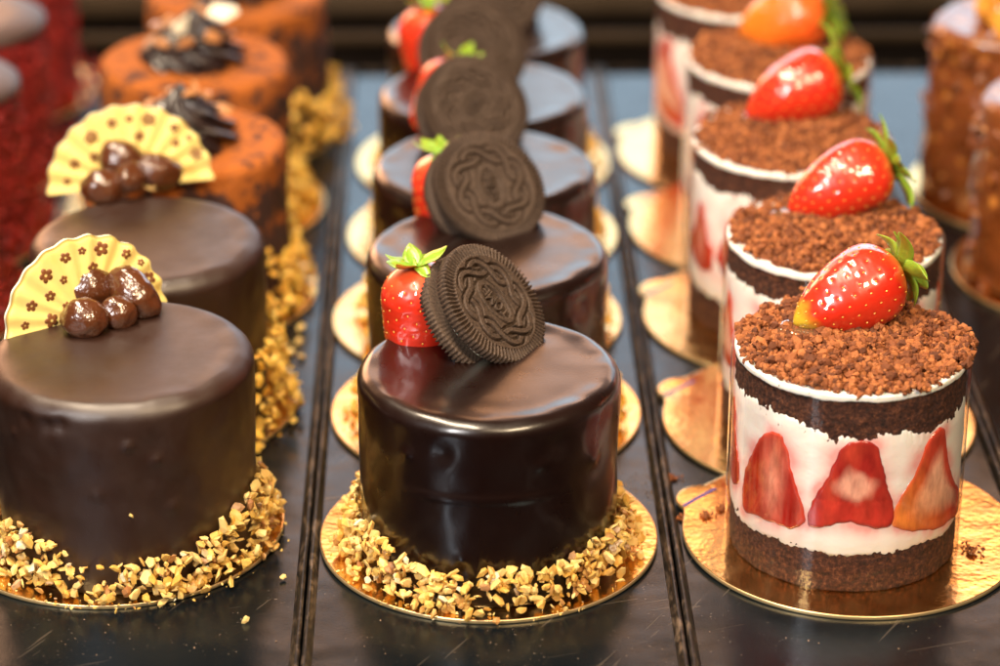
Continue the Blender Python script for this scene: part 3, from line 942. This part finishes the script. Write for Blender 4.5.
# berries lying on the crumbs
BL = 3.75
BM1 = berry_mesh(BL, 1.34, 6.0, BERRY_TIP, blunt=.05)
BM2 = berry_mesh(BL, 1.34, 9.0, BERRY, blunt=.1)
BM3 = berry_mesh(BL, 1.34, 12.0, BERRY_OR, blunt=.3)
CAL = [calyx_mesh(21, 9, (1.0, 1.8), .28, .42), calyx_mesh(33, 9, (1.1, 2.0), .25, .34)]
def lying(tip, head, bm_, cal, roll, label, first=None, rest=.33):
    """tip, head: image positions; the tip rests low on the crumbs and the shoulder lies on them"""
    zt = UP + CUPH + .42; zh = UP + CUPH + 1.7
    T = at(tip[0], tip[1], zt); Hh = at(head[0], head[1], zh)
    ax = (T - Hh); ln = ax.length; 
    rot = axis_rot(ax, roll)
    if first is None:
        o = thing('strawberry', label, 'strawberry', Hh, rot, 'glazed strawberries on the crumb tops')
        part('fruit', bm_, o); part('calyx', cal, o)
    else:
        o = dup(first, Hh, rot, label)
        for ch in kidtree(o):
            ch.data = cal if ch.name.startswith('calyx') else bm_
    return o, T, Hh, ln
b1, T1, H1, l1 = lying((799, 321), (900, 268), BM1, CAL[0], .3, 'glossy strawberry with a yellow-green tip on the nearest crumb topping')
b2, T2, H2, l2 = lying((792, 208), (890, 163), BM2, CAL[1], 1.9, 'glazed strawberry with spiky green leaves on the second crumb topping', b1)
b3, T3, H3, l3 = lying((754, 112), (840, 72), BM2, CAL[0], 4.2, 'softly blurred red strawberry on the third crumb topping', b1)
b4, T4, H4, l4 = lying((745, 32), (828, 8), BM3, CAL[1], 2.7, 'blurred orange-red strawberry at the top edge, on the fourth crumb topping', b1)
b2.scale = (.94, .97, 1.0); b3.scale = (1.08, 1.04, 1.0)
# jelly that ran off the berries
JM = pool_mesh(1.25, .75, .20, JELLY, 2); 
for k, (T, b, lab) in enumerate(((T1, b1, 'nearest'), (T2, b2, 'second'), (T3, b3, 'third'))):
    j = part('jelly_drip', JM, b)
    # parented to the berry it glazes: undo its rotation so that the puddle lies level
    Rm = b.rotation_euler.to_matrix().inverted()
    j.rotation_euler = Rm.to_euler()
    j.location = Rm @ (T + Vector((.55, .10, -.33)) - b.location)

# ------------------------------------------------------------------ left row: fan cakes
body_left = mk('cake_body', *cake_body(3.95, 6.2, .50, 8.8, lump=.06, taper=.10, foot=.05,
    bumps=[(4.05, 5.55, .22, -.06), (4.35, 5.60, .22, -.07), (4.25, 5.52, .22, -.07), (4.85, 5.0, .13, .08), (5.05, 4.45, .13, .07), (5.15, 2.8, .2, .05), (4.6, 3.4, .2, .04), (3.9, 4.9, .1, .06)]), MATT)
def hleft(a):
    return .95 + 1.1 * max(0, math.cos(a + .25)) ** 3 + .9 * math.exp(-((a - 4.0) / .35) ** 2) + .25 * noise.noise(Vector((math.cos(a) * 2.6, math.sin(a) * 2.6, 7)))
def gleft(a, u):
    g = .5 * math.exp(-((a - 4.62) / .22) ** 2) * (u > .25)
    return g
nut_l1 = nut_ring(940, 4.0, 21, hleft, gap=gleft, mat=NUT)
nut_l2 = nut_ring(640, 4.0, 22, lambda a: 1.9 + 1.2 * max(0, math.cos(a)) + .6 * noise.noise(Vector((math.cos(a) * 2, math.sin(a) * 2, 4))), spread=.9, mat=NUT2)
TOPL = UP + 6.2
lab = ['matt milk-brown chocolate cake at the front left, under the sharp fan', 'matt chocolate cake behind the front left one, under the blurred fan']
lc = thing('chocolate_cake', lab[0], 'cake', (LX[0], LY[0], UP), Matrix.Rotation(TILT, 3, 'X').to_euler(), 'chocolate cakes topped with a fan')
part('glaze', body_left, lc); n = part('chopped_nuts', nut_l1, lc); n['kind'] = 'stuff'
l2_ = dup(lc, (LX[1], LY[1], UP), (Matrix.Rotation(TILT, 3, 'X') @ Matrix.Rotation(.25, 3, 'Z')).to_euler(), lab[1])
for ch in kidtree(l2_):
    if ch.name.startswith('chopped_nuts'): ch.data = nut_l2
    else: ch.scale = (.965, .965, 1)

# fan
def fan_frame(p1, p2, lean):
    c = (p1 + p2) / 2; e1 = (p2 - p1); R = e1.length / 2; e1.normalize()
    nrm = e1.cross(Vector((0, 0, 1))).normalized()      # towards the viewer
    if nrm.y > 0: nrm = -nrm
    e2 = (Vector((0, 0, 1)) * math.cos(lean) - nrm * math.sin(lean)).normalized()
    n = e1.cross(e2); 
    if n.y > 0: n = -n
    return c, e1, e2, n, R
FANR = 3.0
NP = 11
def pleat(a, b):
    rho = math.hypot(a, b); ph = math.atan2(b, a)
    return .040 * (rho / FANR) * math.cos(2 * NP * ph)
def fan_mesh():
    K, n = 26, 300; th = .24
    V, F, mi = [], [], []
    def outr(ph): return FANR * (1 + .018 * math.cos(2 * NP * ph) + .01 * noise.noise(Vector((ph * 3, 0, 0))))
    for side in (0, 1):
        for k in range(K + 1):
            for i in range(n + 1):
                ph = PI * i / n; s = .12 + .88 * k / K
                rho = outr(ph) * s; edge = max(0, (s - .93) / .07)
                a, b = rho * math.cos(ph), rho * math.sin(ph)
                off = pleat(a, b) + (th / 2 - .05 * edge ** 2) * (1 if side == 0 else -1)
                V.append(Vector((a, b, off)))
    W = n + 1; half = (K + 1) * W
    for k in range(K):
        for i in range(n):
            q = (k * W + i, k * W + i + 1, (k + 1) * W + i + 1, (k + 1) * W + i)
            F.append(tuple(reversed(q))); mi.append(0)
            F.append(tuple(x + half for x in q)); mi.append(0)
    for i in range(n):
        F.append((K * W + i, K * W + i + 1, half + K * W + i + 1, half + K * W + i)); mi.append(1)
        F.append((i + 1, i, half + i, half + i + 1)); mi.append(1)
    for k in range(K):
        F.append((k * W, (k + 1) * W, half + (k + 1) * W, half + k * W)); mi.append(1)
        F.append(((k + 1) * W + n, k * W + n, half + k * W + n, half + (k + 1) * W + n)); mi.append(1)
    return V, F, mi
def flowers(items):
    V, F = [], []
    for (a, b, s, r0) in items:
        n = 40; o = len(V)
        for rr_ in (0.30, .62, 1.0):
            for i in range(n):
                ps = 2 * PI * i / n + r0
                r = s * (.62 + .45 * abs(math.cos(2.5 * (ps - r0))) ** .7) * rr_ * 1.12 if rr_ > .4 else s * .24
                x, y = a + r * math.cos(ps), b + r * math.sin(ps)
                V.append(Vector((x, y, pleat(x, y) + .12 + .012)))
        for k in range(2):
            for i in range(n):
                j = (i + 1) % n; F.append((o + k * n + i, o + (k + 1) * n + i, o + (k + 1) * n + j, o + k * n + j))
        o2 = len(V)
        for i in range(n):
            v = V[o + 2 * n + i]; V.append(v - Vector((0, 0, .02)))
        for i in range(n):
            j = (i + 1) % n; F.append((o + 2 * n + i, o2 + i, o2 + j, o + 2 * n + j))
    return V, F
p1, p2 = at(6, 338, TOPL), at(164, 298, TOPL)
c, e1, e2, nn, Rf = fan_frame(p1, p2, math.radians(8))
print('fan radius', Rf)
FANR = Rf
def fan_uv(px, py):
    r = ray(px, py); O = Vector((CAMX, CAMY, CH)); t = (c - O).dot(nn) / r.dot(nn); p = O + r * t - c
    return p.dot(e1), p.dot(e2)
fl = []
for (zx, zy, s) in [(245, 230, .20), (352, 130, .15), (445, 92, .11), (550, 80, .20), (688, 108, .14), (770, 155, .10), (505, 185, .16), (342, 252, .12), (268, 342, .15), (165, 398, .16),
                    (130, 507, .12), (275, 478, .20), (358, 398, .12), (703, 198, .13), (815, 245, .19)]:
    a, b = fan_uv(zx / 5.55, 230 + zy / 5.55); fl.append((a, b, s, rnd.uniform(0, 6)))
fv, ff, fmi = fan_mesh(); v2, f2 = flowers(fl)
o = len(fv); fv += v2; ff += [tuple(i + o for i in q) for q in f2]; fmi += [2] * len(f2)
FANM = mk('fan', fv, ff, [WCHOC, FEDGE, PRINT], mi=fmi)
def fan_rot(e1, e2, nn):
    z = e1.cross(e2); return Matrix((e1, e2, z)).transposed().to_euler(), z
rt, z_ = fan_rot(e1, e2, nn)
fan1 = part('chocolate_fan', FANM); fan1.location = c - Vector((0, 0, .12)); fan1.rotation_euler = rt
tag(fan1, 'sharp pleated yellow-white chocolate fan printed with brown flowers, on the front left cake', 'chocolate fan', 'white chocolate fans')
p1, p2 = at(48, 190, TOPL), at(212, 174, TOPL)
c_, e1_, e2_, n_, Rf2 = fan_frame(p1, p2, math.radians(8)); print('fan2', Rf2)
fan2 = fan1.copy(); C.objects.link(fan2); fan2.location = c_ - Vector((0, 0, .15)); fan2.rotation_euler = fan_rot(e1_, e2_, n_)[0]; fan2.scale = (Rf2 / Rf,) * 3
fan2['label'] = 'blurred white chocolate fan with brown flowers, on the second cake of the left row'

# coated beans
def bean_mesh(lx, ly, lz, seed, bend=0.0):
    import bmesh
    bm = bmesh.new(); bmesh.ops.create_icosphere(bm, subdivisions=4, radius=1)
    V = []
    for v in bm.verts:
        p = v.co; k = 1 + .13 * noise.noise(p * 1.3 + Vector((seed, 0, 0))) + .04 * noise.noise(p * 4 + Vector((seed, 3, 0)))
        q = Vector((p.x * lx * k, p.y * ly * k, p.z * lz * k)); q.y += bend * (q.x ** 2)
        V.append(q)
    F = [tuple(v.index for v in f.verts) for f in bm.faces]; bm.free()
    return mk('bean', V, F, BEAN)
BMs = [bean_mesh(.86, .68, .68, 1), bean_mesh(.98, .64, .64, 4, .12), bean_mesh(.72, .62, .62, 8), bean_mesh(.60, .50, .56, 11)]
def bean(px, py, dz, k, rot, label, top=TOPL):
    o = part('coated_bean', BMs[k]); o.location = at(px, py, top + dz); o.rotation_euler = rot
    return tag(o, label, 'candy', 'chocolate coated nuts on the fan cakes')
bean(91, 286, .85, 0, (0, .3, .3), 'rear left shiny chocolate-coated nut leaning on the sharp fan')
bean(133, 293, .72, 1, (.2, .75, -.5), 'long curved chocolate-coated nut, rightmost on the front left cake')
bean(84, 318, .50, 2, (0, .1, .2), 'round dark chocolate-coated nut at the front of the sharp fan')
bean(118, 313, .42, 3, (.3, .9, .2), 'small chocolate-coated nut with a dull patch, between the others on the front left cake')
bean(122, 160, 1.05, 0, (.4, .5, .2), 'top chocolate-coated nut of the blurred heap on the second left cake')
bean(102, 187, .50, 2, (0, .2, .4), 'leftmost chocolate-coated nut of the blurred heap')
bean(130, 178, .75, 3, (0, .2, 1.), 'middle chocolate-coated nut with a bright highlight, in the blurred heap')
bean(155, 172, .60, 1, (0, .2, .2), 'rightmost chocolate-coated nut of the blurred heap')

# ------------------------------------------------------------------ orange cocoa cakes
def rosette():
    prof = [(0, 0), (1.75, .0), (1.85, .25), (1.7, .6), (1.35, .85), (1.25, 1.0), (1.15, 1.2), (.8, 1.45), (.55, 1.65), (.25, 1.95), (.03, 2.2), (0, 2.22)]
    P = []
    for (a, b) in zip(prof, prof[1:]):
        for t in range(4): P.append((a[0] + (b[0] - a[0]) * t / 4, a[1] + (b[1] - a[1]) * t / 4))
    P.append(prof[-1])
    def f(p, a, r, z):
        k = 1 + .16 * math.cos(9 * (a + z * 1.0)); return Vector((p.x * k, p.y * k, z))
    return mk('rosette', *lathe(P, 144, f), GANACHE)
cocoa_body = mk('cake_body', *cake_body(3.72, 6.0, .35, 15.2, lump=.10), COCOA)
ROS = rosette()
nut_c = nut_ring(640, 3.75, 32, lambda a: 2.2 + .9 * noise.noise(Vector((math.cos(a) * 2, math.sin(a) * 2, 9))), spread=1.0, size=(.2, .3), mat=NUT2)
def chunk(seed, size, mat):
    rr = random.Random(seed); v, f = shard(rr, size); return mk('chunk', v, f, mat, smooth=False)
CHK = [chunk(40 + i, .42, PRALINE) for i in range(5)]
m = M('white_flake'); m.set(Base_Color=(.88, .80, .62), Roughness=.4); WF = m.m
FLK = [chunk(60 + i, .8, WF) for i in range(2)]
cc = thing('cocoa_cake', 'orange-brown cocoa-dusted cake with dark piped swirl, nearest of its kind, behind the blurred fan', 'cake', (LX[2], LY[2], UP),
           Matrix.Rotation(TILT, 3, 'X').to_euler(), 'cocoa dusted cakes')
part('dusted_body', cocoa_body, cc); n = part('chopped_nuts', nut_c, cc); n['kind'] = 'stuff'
ro = part('piped_swirl', ROS, cc); ro.location = (0, 0, 5.98)
for k in range(9):
    a = k * .75 + .3; q = part('praline_piece', CHK[k % 5], cc); rr_ = 1.5 if k < 7 else .5
    q.location = (rr_ * math.cos(a), rr_ * math.sin(a), 7.0 + (.9 if k >= 7 else .15 * (k % 3))); q.rotation_euler = (k, k * 2, k)
cc2 = dup(cc, (LX[3], LY[3], UP), (TILT, 0, 1.3), 'cocoa-dusted cake with white chocolate flakes on its swirl, middle of the three orange cakes')
cc3 = dup(cc, (LX[4], LY[4], UP), (TILT, 0, 2.6), 'most blurred cocoa-dusted cake, cut by the top edge of the photo')
for k, (x, y, z) in enumerate([(-.35, -.6, 7.6), (1.25, -.3, 7.9)]):
    q = part('white_flake', FLK[k], cc2); Rm = Matrix.Rotation(-1.3, 3, 'Z'); q.location = Rm @ Vector((x, y, z)); q.rotation_euler = (.4 + k, .3, .5)

# ------------------------------------------------------------------ far left red cakes and far right caramel cakes
def crumb_coat(R, H, seed, n, mat, smin, smax, foot=0):
    rr = random.Random(seed); it = []
    for _ in range(n):
        a = rr.uniform(0, 2 * PI); z = rr.uniform(0, H); s = rr.uniform(smin, smax); r = R + rr.uniform(-.05, .1)
        if foot and rr.random() < .25: r += rr.uniform(0, foot); z = rr.uniform(.1, .9)
        it.append((shard(rr, s), Vector((r * math.cos(a), r * math.sin(a), max(s * .5, z)))))
    return mk('coat', *pieces(it), mat, smooth=False)
RB = mk('red_body', *cake_body(3.3, 6.0, .5, 22, lump=.08), RED)
RC = crumb_coat(3.3, 5.6, 5, 1500, REDC, .10, .20, foot=1.3)
RT = mk('red_top', *lathe([(0, 0), (3.2, 0), (3.38, .1), (3.38, .3), (3.1, .5), (2.0, .55), (0, .55)], 80), GREY)
redc = thing('red_velvet_cake', 'red crumb-coated cake with a grey glazed top, at the top left corner', 'cake', (-20.75, 33.6, UP), (TILT, 0, 0), 'red velvet cakes')
part('red_body', RB, redc); k_ = part('crumb_coat', RC, redc); k_['kind'] = 'stuff'; q = part('glazed_top', RT, redc); q.location = (0, 0, 5.75)
dup(redc, (-20.9, 26.0, UP), (TILT, 0, 1), 'red cake at the left edge with only a sliver of its grey top showing')
dup(redc, (-20.7, 42.3, UP), (TILT, 0, 2), 'farthest red cake, cut by the top left edge of the photo')
dup(redc, (-20.9, 18.6, UP), (TILT, 0, 3), 'nearest red cake, a dark red sliver at the left edge beside the fan cakes')
for i, y in enumerate((18.9, 26.2, 33.8, 42.4)):
    board(-21.5 - .1 * i, y, 2.0, 'gold board under the %s red cake' % ['nearest', 'second', 'third', 'farthest'][i])
AB = mk('caramel_body', *cake_body(3.3, 7.0, .4, 31, lump=.16), CARAMEL)
AC = crumb_coat(3.3, 6.6, 15, 120, CARAMEL, .25, .5)
am = thing('caramel_cake', 'tall caramel-brown glazed cake with nuts, whole left side showing at the top right', 'cake', (21.35, 29.9, UP), (TILT, 0, 0), 'caramel cakes')
part('glazed_body', AB, am); k_ = part('nut_coating', AC, am); k_['kind'] = 'stuff'
rr = random.Random(9)
CF = [mk('fruit', *shard(rr, .75), CANDY, smooth=False) for _ in range(4)]
for k in range(9):
    q = part('candied_fruit', CF[k % 4], am); a = k * .7; r = .5 + .22 * k; q.location = (r * math.cos(a), r * math.sin(a), 7.35 + (.4 if k < 3 else 0)); q.rotation_euler = (k, k, k)
dup(am, (21.65, 20.9, UP), (TILT, 0, 1.4), 'caramel cake cut by the right edge, nearer than the tall one behind it')
board(22.7, 29.6, 1.8, 'gold board under the tall caramel cake at the top right')
board(23.05, 21.1, 1.8, 'gold board under the caramel cake cut by the right edge')

# ------------------------------------------------------------------ trays, shelf and case
PITCH = 11.13
XL = [-27.65, -16.5, -5.55, 5.66, 16.78, 27.95]
def tray(x0, x1, label, first=[None]):
    t = thing('tray', label, 'tray', ((x0 + x1) / 2, 8, 0), (0, 0, 0), 'black metal trays side by side')
    w = (x1 - x0) / 2 - .03; y0, y1 = -40, 36.6
    z = -.004
    V = []; F = []
    # floor as a grid so the bump has something to ride on
    nx, ny = 8, 60
    for j in range(ny + 1):
        for i in range(nx + 1): V.append(Vector((-w + .30 + (2 * w - .6) * i / nx, y0 + (y1 - y0) * j / ny, z)))
    for j in range(ny):
        for i in range(nx): a = j * (nx + 1) + i; F.append((a, a + 1, a + nx + 2, a + nx + 1))
    part('tray_floor', mk('tray_floor', V, F, TRAY), t)
    # rolled side lips
    for s, nm in ((-1, 'rim'), (1, 'rim')):
        pr = [(w - .31, -.02), (w - .27, .04), (w - .20, .15), (w - .15, .21), (w - .09, .235), (w - .03, .21), (w, .14), (w, -.30), (w - .06, -.30), (w - .31, -.06)]
        V, F = [], []
        n = 90
        for j in range(n + 1):
            y = y0 + (y1 - y0) * j / n; wob = .012 * noise.noise(Vector((x0, y * .35, s)))
            for (x, zz) in pr: V.append(Vector((s * (x + wob), y, zz)))
        m_ = len(pr)
        for j in range(n):
            for i in range(m_):
                i2 = (i + 1) % m_; q = (j * m_ + i, j * m_ + i2, (j + 1) * m_ + i2, (j + 1) * m_ + i); F.append(q if s < 0 else tuple(reversed(q)))
        F.append(tuple(range(m_)) if s > 0 else tuple(reversed(range(m_)))); e = n * m_; F.append(tuple(e + i for i in (reversed(range(m_)) if s > 0 else range(m_))))
        part(nm, mk(nm, V, F, RIM), t)
    # back lip
    V, F = [], []
    for xx in (-w, w):
        for (yy, zz) in ((y1 - .02, -.3), (y1 - .02, .12), (y1 + .1, .2), (y1 + .2, .12), (y1 + .2, -.3)): V.append(Vector((xx, yy, zz)))
    F = [(i, i + 1, i + 6, i + 5) for i in range(4)] + [(4, 0, 5, 9), (4, 3, 2, 1, 0), (5, 6, 7, 8, 9)]
    part('back_rim', mk('back_rim', V, F, RIM, smooth=False), t)
tl = ['black tray under the red cakes at the left edge', 'black tray under the fan cakes and orange cakes', 'black tray under the middle row of cookie cakes',
      'black tray under the strawberry cups', 'black tray under the caramel cakes at the right edge']
for i in range(5): tray(XL[i], XL[i + 1], tl[i])

def box(x0, x1, y0, y1, z0, z1, bev=.06):
    import bmesh
    bm = bmesh.new(); bmesh.ops.create_cube(bm, size=1)
    for v in bm.verts: v.co = Vector(((x0 + x1) / 2 + v.co.x * (x1 - x0), (y0 + y1) / 2 + v.co.y * (y1 - y0), (z0 + z1) / 2 + v.co.z * (z1 - z0)))
    bmesh.ops.bevel(bm, geom=bm.edges[:], offset=bev, segments=2, affect='EDGES')
    V = [v.co.copy() for v in bm.verts]; F = [tuple(v.index for v in f.verts) for f in bm.faces]; bm.free()
    return V, F
sh = part('shelf', mk('shelf', *box(-120, 120, -60, 130, -1.5, -.32, .1), SHELF)); sh['kind'] = 'structure'
r1 = part('metal_rail', mk('metal_rail', *box(-60, 60, 49.2, 49.7, -.316, .25), BRONZE)); tag(r1, 'thin brown rail lying across the dark shelf behind the trays', 'rail')
r2 = part('metal_rail', mk('metal_rail', *box(-60, 60, 53.2, 56.5, -.316, .6), BRONZE)); tag(r2, 'wide brown-grey rail at the very top edge of the photo', 'rail')

# ------------------------------------------------------------------ loose nuts and crumbs
NPC = [mk('nut_piece', *shard(random.Random(70 + i), .22), NUT, smooth=False) for i in range(4)]
def bit(px, py, k, label, name='nut_piece', meshes=NPC, cat='nut', group='loose nut pieces on the trays', z=.10, s=1.0):
    o = part(name, meshes[k % len(meshes)]); o.location = at(px, py, z); o.rotation_euler = (k * 1.1, k * .7, k * 2.3); o.scale = (s,) * 3
    return tag(o, label, cat, group)
bit(162, 603, 0, 'pale nut piece at the front rim of the front left board', s=1.1)
bit(245, 620, 1, 'yellow nut piece on the tray floor below the front left board', s=.8)
bit(283, 577, 2, 'pale nut piece beside the tray rim, right of the front left board', s=.75)
for k, (x, y) in enumerate([(300, 328), (298, 342), (290, 352), (303, 357), (284, 346)]):
    bit(x, y, k, ['uppermost', 'upper middle', 'lower middle', 'lowest', 'leftmost'][k] + ' blurred nut of the small cluster by the left tray rim', s=1.15)
bit(133, 516, 3, 'single nut flake stuck to the side of the front left cake', s=.9, z=UP + 1.9).location = Vector((*[cyl_hit(133, 516, 4.0, LX[0], LY[0])[i] for i in (0, 1)], 0)) * 0 + \
    Vector((LX[0] + 4.0 * math.cos(cyl_hit(133, 516, 4.0, LX[0], LY[0])[0]), LY[0] + 4.0 * math.sin(cyl_hit(133, 516, 4.0, LX[0], LY[0])[0]), cyl_hit(133, 516, 4.0, LX[0], LY[0])[1] + UP))
def clump(seed, n, spread, s0=.05, s1=.1, mat=CRUMB):
    rr = random.Random(seed); it = []
    for _ in range(n):
        s = rr.uniform(s0, s1); r = abs(rr.gauss(0, spread)); a = rr.uniform(0, 6.3)
        it.append((shard(rr, s), Vector((r * math.cos(a), r * math.sin(a), s * .6 + max(0, (spread - r)) * .35 * rr.random()))))
    return mk('crumb_clump', *pieces(it), mat, smooth=False)
CLM = [clump(80, 60, .22), clump(81, 26, .12), clump(82, 34, .26)]
for (x, y, k, z, lab) in [(972, 551, 0, UP + .03, 'brown crumb cluster on the gold board, right of the nearest strawberry cup'),
                          (706, 516, 1, UP + .03, 'brown crumbs on the round tab of the nearest board'), (722, 509, 1, UP + .03, 'brown crumbs between board tab and nearest sleeve'),
                          (683, 519, 1, .01, 'brown crumb on the tray, just below the round tab'), (672, 479, 1, .01, 'brown crumb on the tray beside the right tray rim'),
                          (690, 298, 2, .01, 'blurred brown crumbs on the tray between the right boards')]:
    bit(x, y, k, lab, 'cake_crumb', CLM, 'crumb', 'loose cake crumbs', z=z).rotation_euler = (0, 0, k * 1.7)
m = M('pale_dust'); m.set(Base_Color=(.34, .22, .14), Roughness=.9); DUSTM = m.m
def dust(px, py, n, sx, sy, seed, label, mat):
    rr = random.Random(seed); it = []
    for _ in range(n):
        s = rr.uniform(.012, .035); it.append((shard(rr, s), Vector((rr.gauss(0, sx), rr.gauss(0, sy), s * .4))))
    o = part('crumb_dust', mk('crumb_dust', *pieces(it), mat, smooth=False)); o.location = at(px, py, .0); o['kind'] = 'stuff'; tag(o, label, 'crumb dust')
dust(648, 487, 170, .55, .8, 90, 'pale crumb dust on the tray right of the front centre cake', DUSTM)
dust(120, 628, 16, 3.0, .8, 91, 'fine specks on the tray floor in front of the left cake', DUSTM)
dust(480, 640, 14, 3.2, .5, 92, 'fine specks on the tray floor in front of the centre cake', DUSTM)
dust(800, 645, 12, 3.0, .5, 93, 'fine specks on the tray floor in front of the right board', DUSTM)

# ------------------------------------------------------------------ light
def area(name, loc, target, sx, sy, power, col):
    l = bpy.data.lights.new(name, 'AREA'); l.shape = 'RECTANGLE'; l.size = sx * S; l.size_y = sy * S; l.energy = power; l.color = col
    o = bpy.data.objects.new(name, l); C.objects.link(o); o.location = loc
    d = Vector(target) - Vector(loc); o.rotation_euler = d.to_track_quat('-Z', 'Y').to_euler()
    return o
area('window_light', (22, 118, 34.0), (22, 0, 34.0), 104, 44, 5.2, (.66, .85, 1.0))
area('warm_left_panel', (-53, 118, 36), (-53, 0, 36), 44, 47, 8.5, (1.0, .50, .26))  # added unseen panel, reflected as a warm sheen on the left cake tops
area('warm_upper_panel', (-5, 118, 63.5), (-5, 0, 63.5), 165, 13, 5.0, (1.0, .46, .22))  # added unseen strip above the window, gives front cake tops a brown sheen
area('ceiling_lamp', (-20, -4, 76), (0, 3, 0), 64, 10, 16.0, (1.0, .80, .58))
area('counter_lamp', (34, -62, 80), (6, 0, 3), 34, 12, 13.0, (1.0, .76, .48))
area('side_lamp', (-52, -74, 60), (0, 0, 3), 12, 40, 11, (1.0, .96, .93))
w = bpy.data.worlds.new('World'); bpy.context.scene.world = w; w.use_nodes = True
bg = w.node_tree.nodes['Background']; bg.inputs[0].default_value = (.55, .40, .28, 1); bg.inputs[1].default_value = .13

# ------------------------------------------------------------------ camera
cam = bpy.data.cameras.new('camera'); co = bpy.data.objects.new('camera', cam); C.objects.link(co)
cam.sensor_width = 36; cam.lens = FP * 36 / 1000
co.location = (CAMX, CAMY, CH); co.rotation_euler = (PI / 2 - DIP, 0, -YAW)
cam.dof.use_dof = True; cam.dof.focus_distance = 87.5 * S; cam.dof.aperture_fstop = 5.6; cam.dof.aperture_blades = 0
cam.clip_start = .01; cam.clip_end = 50
bpy.context.scene.camera = co

# ------------------------------------------------------------------ to metres
for me in bpy.data.meshes: me.transform(Matrix.Scale(S, 4)); me.update()
for o in bpy.data.objects: o.location = o.location * S
sc = bpy.context.scene
sc.view_settings.view_transform = 'Standard'; sc.view_settings.look = 'None'; sc.view_settings.exposure = 0.0; sc.view_settings.gamma = 1
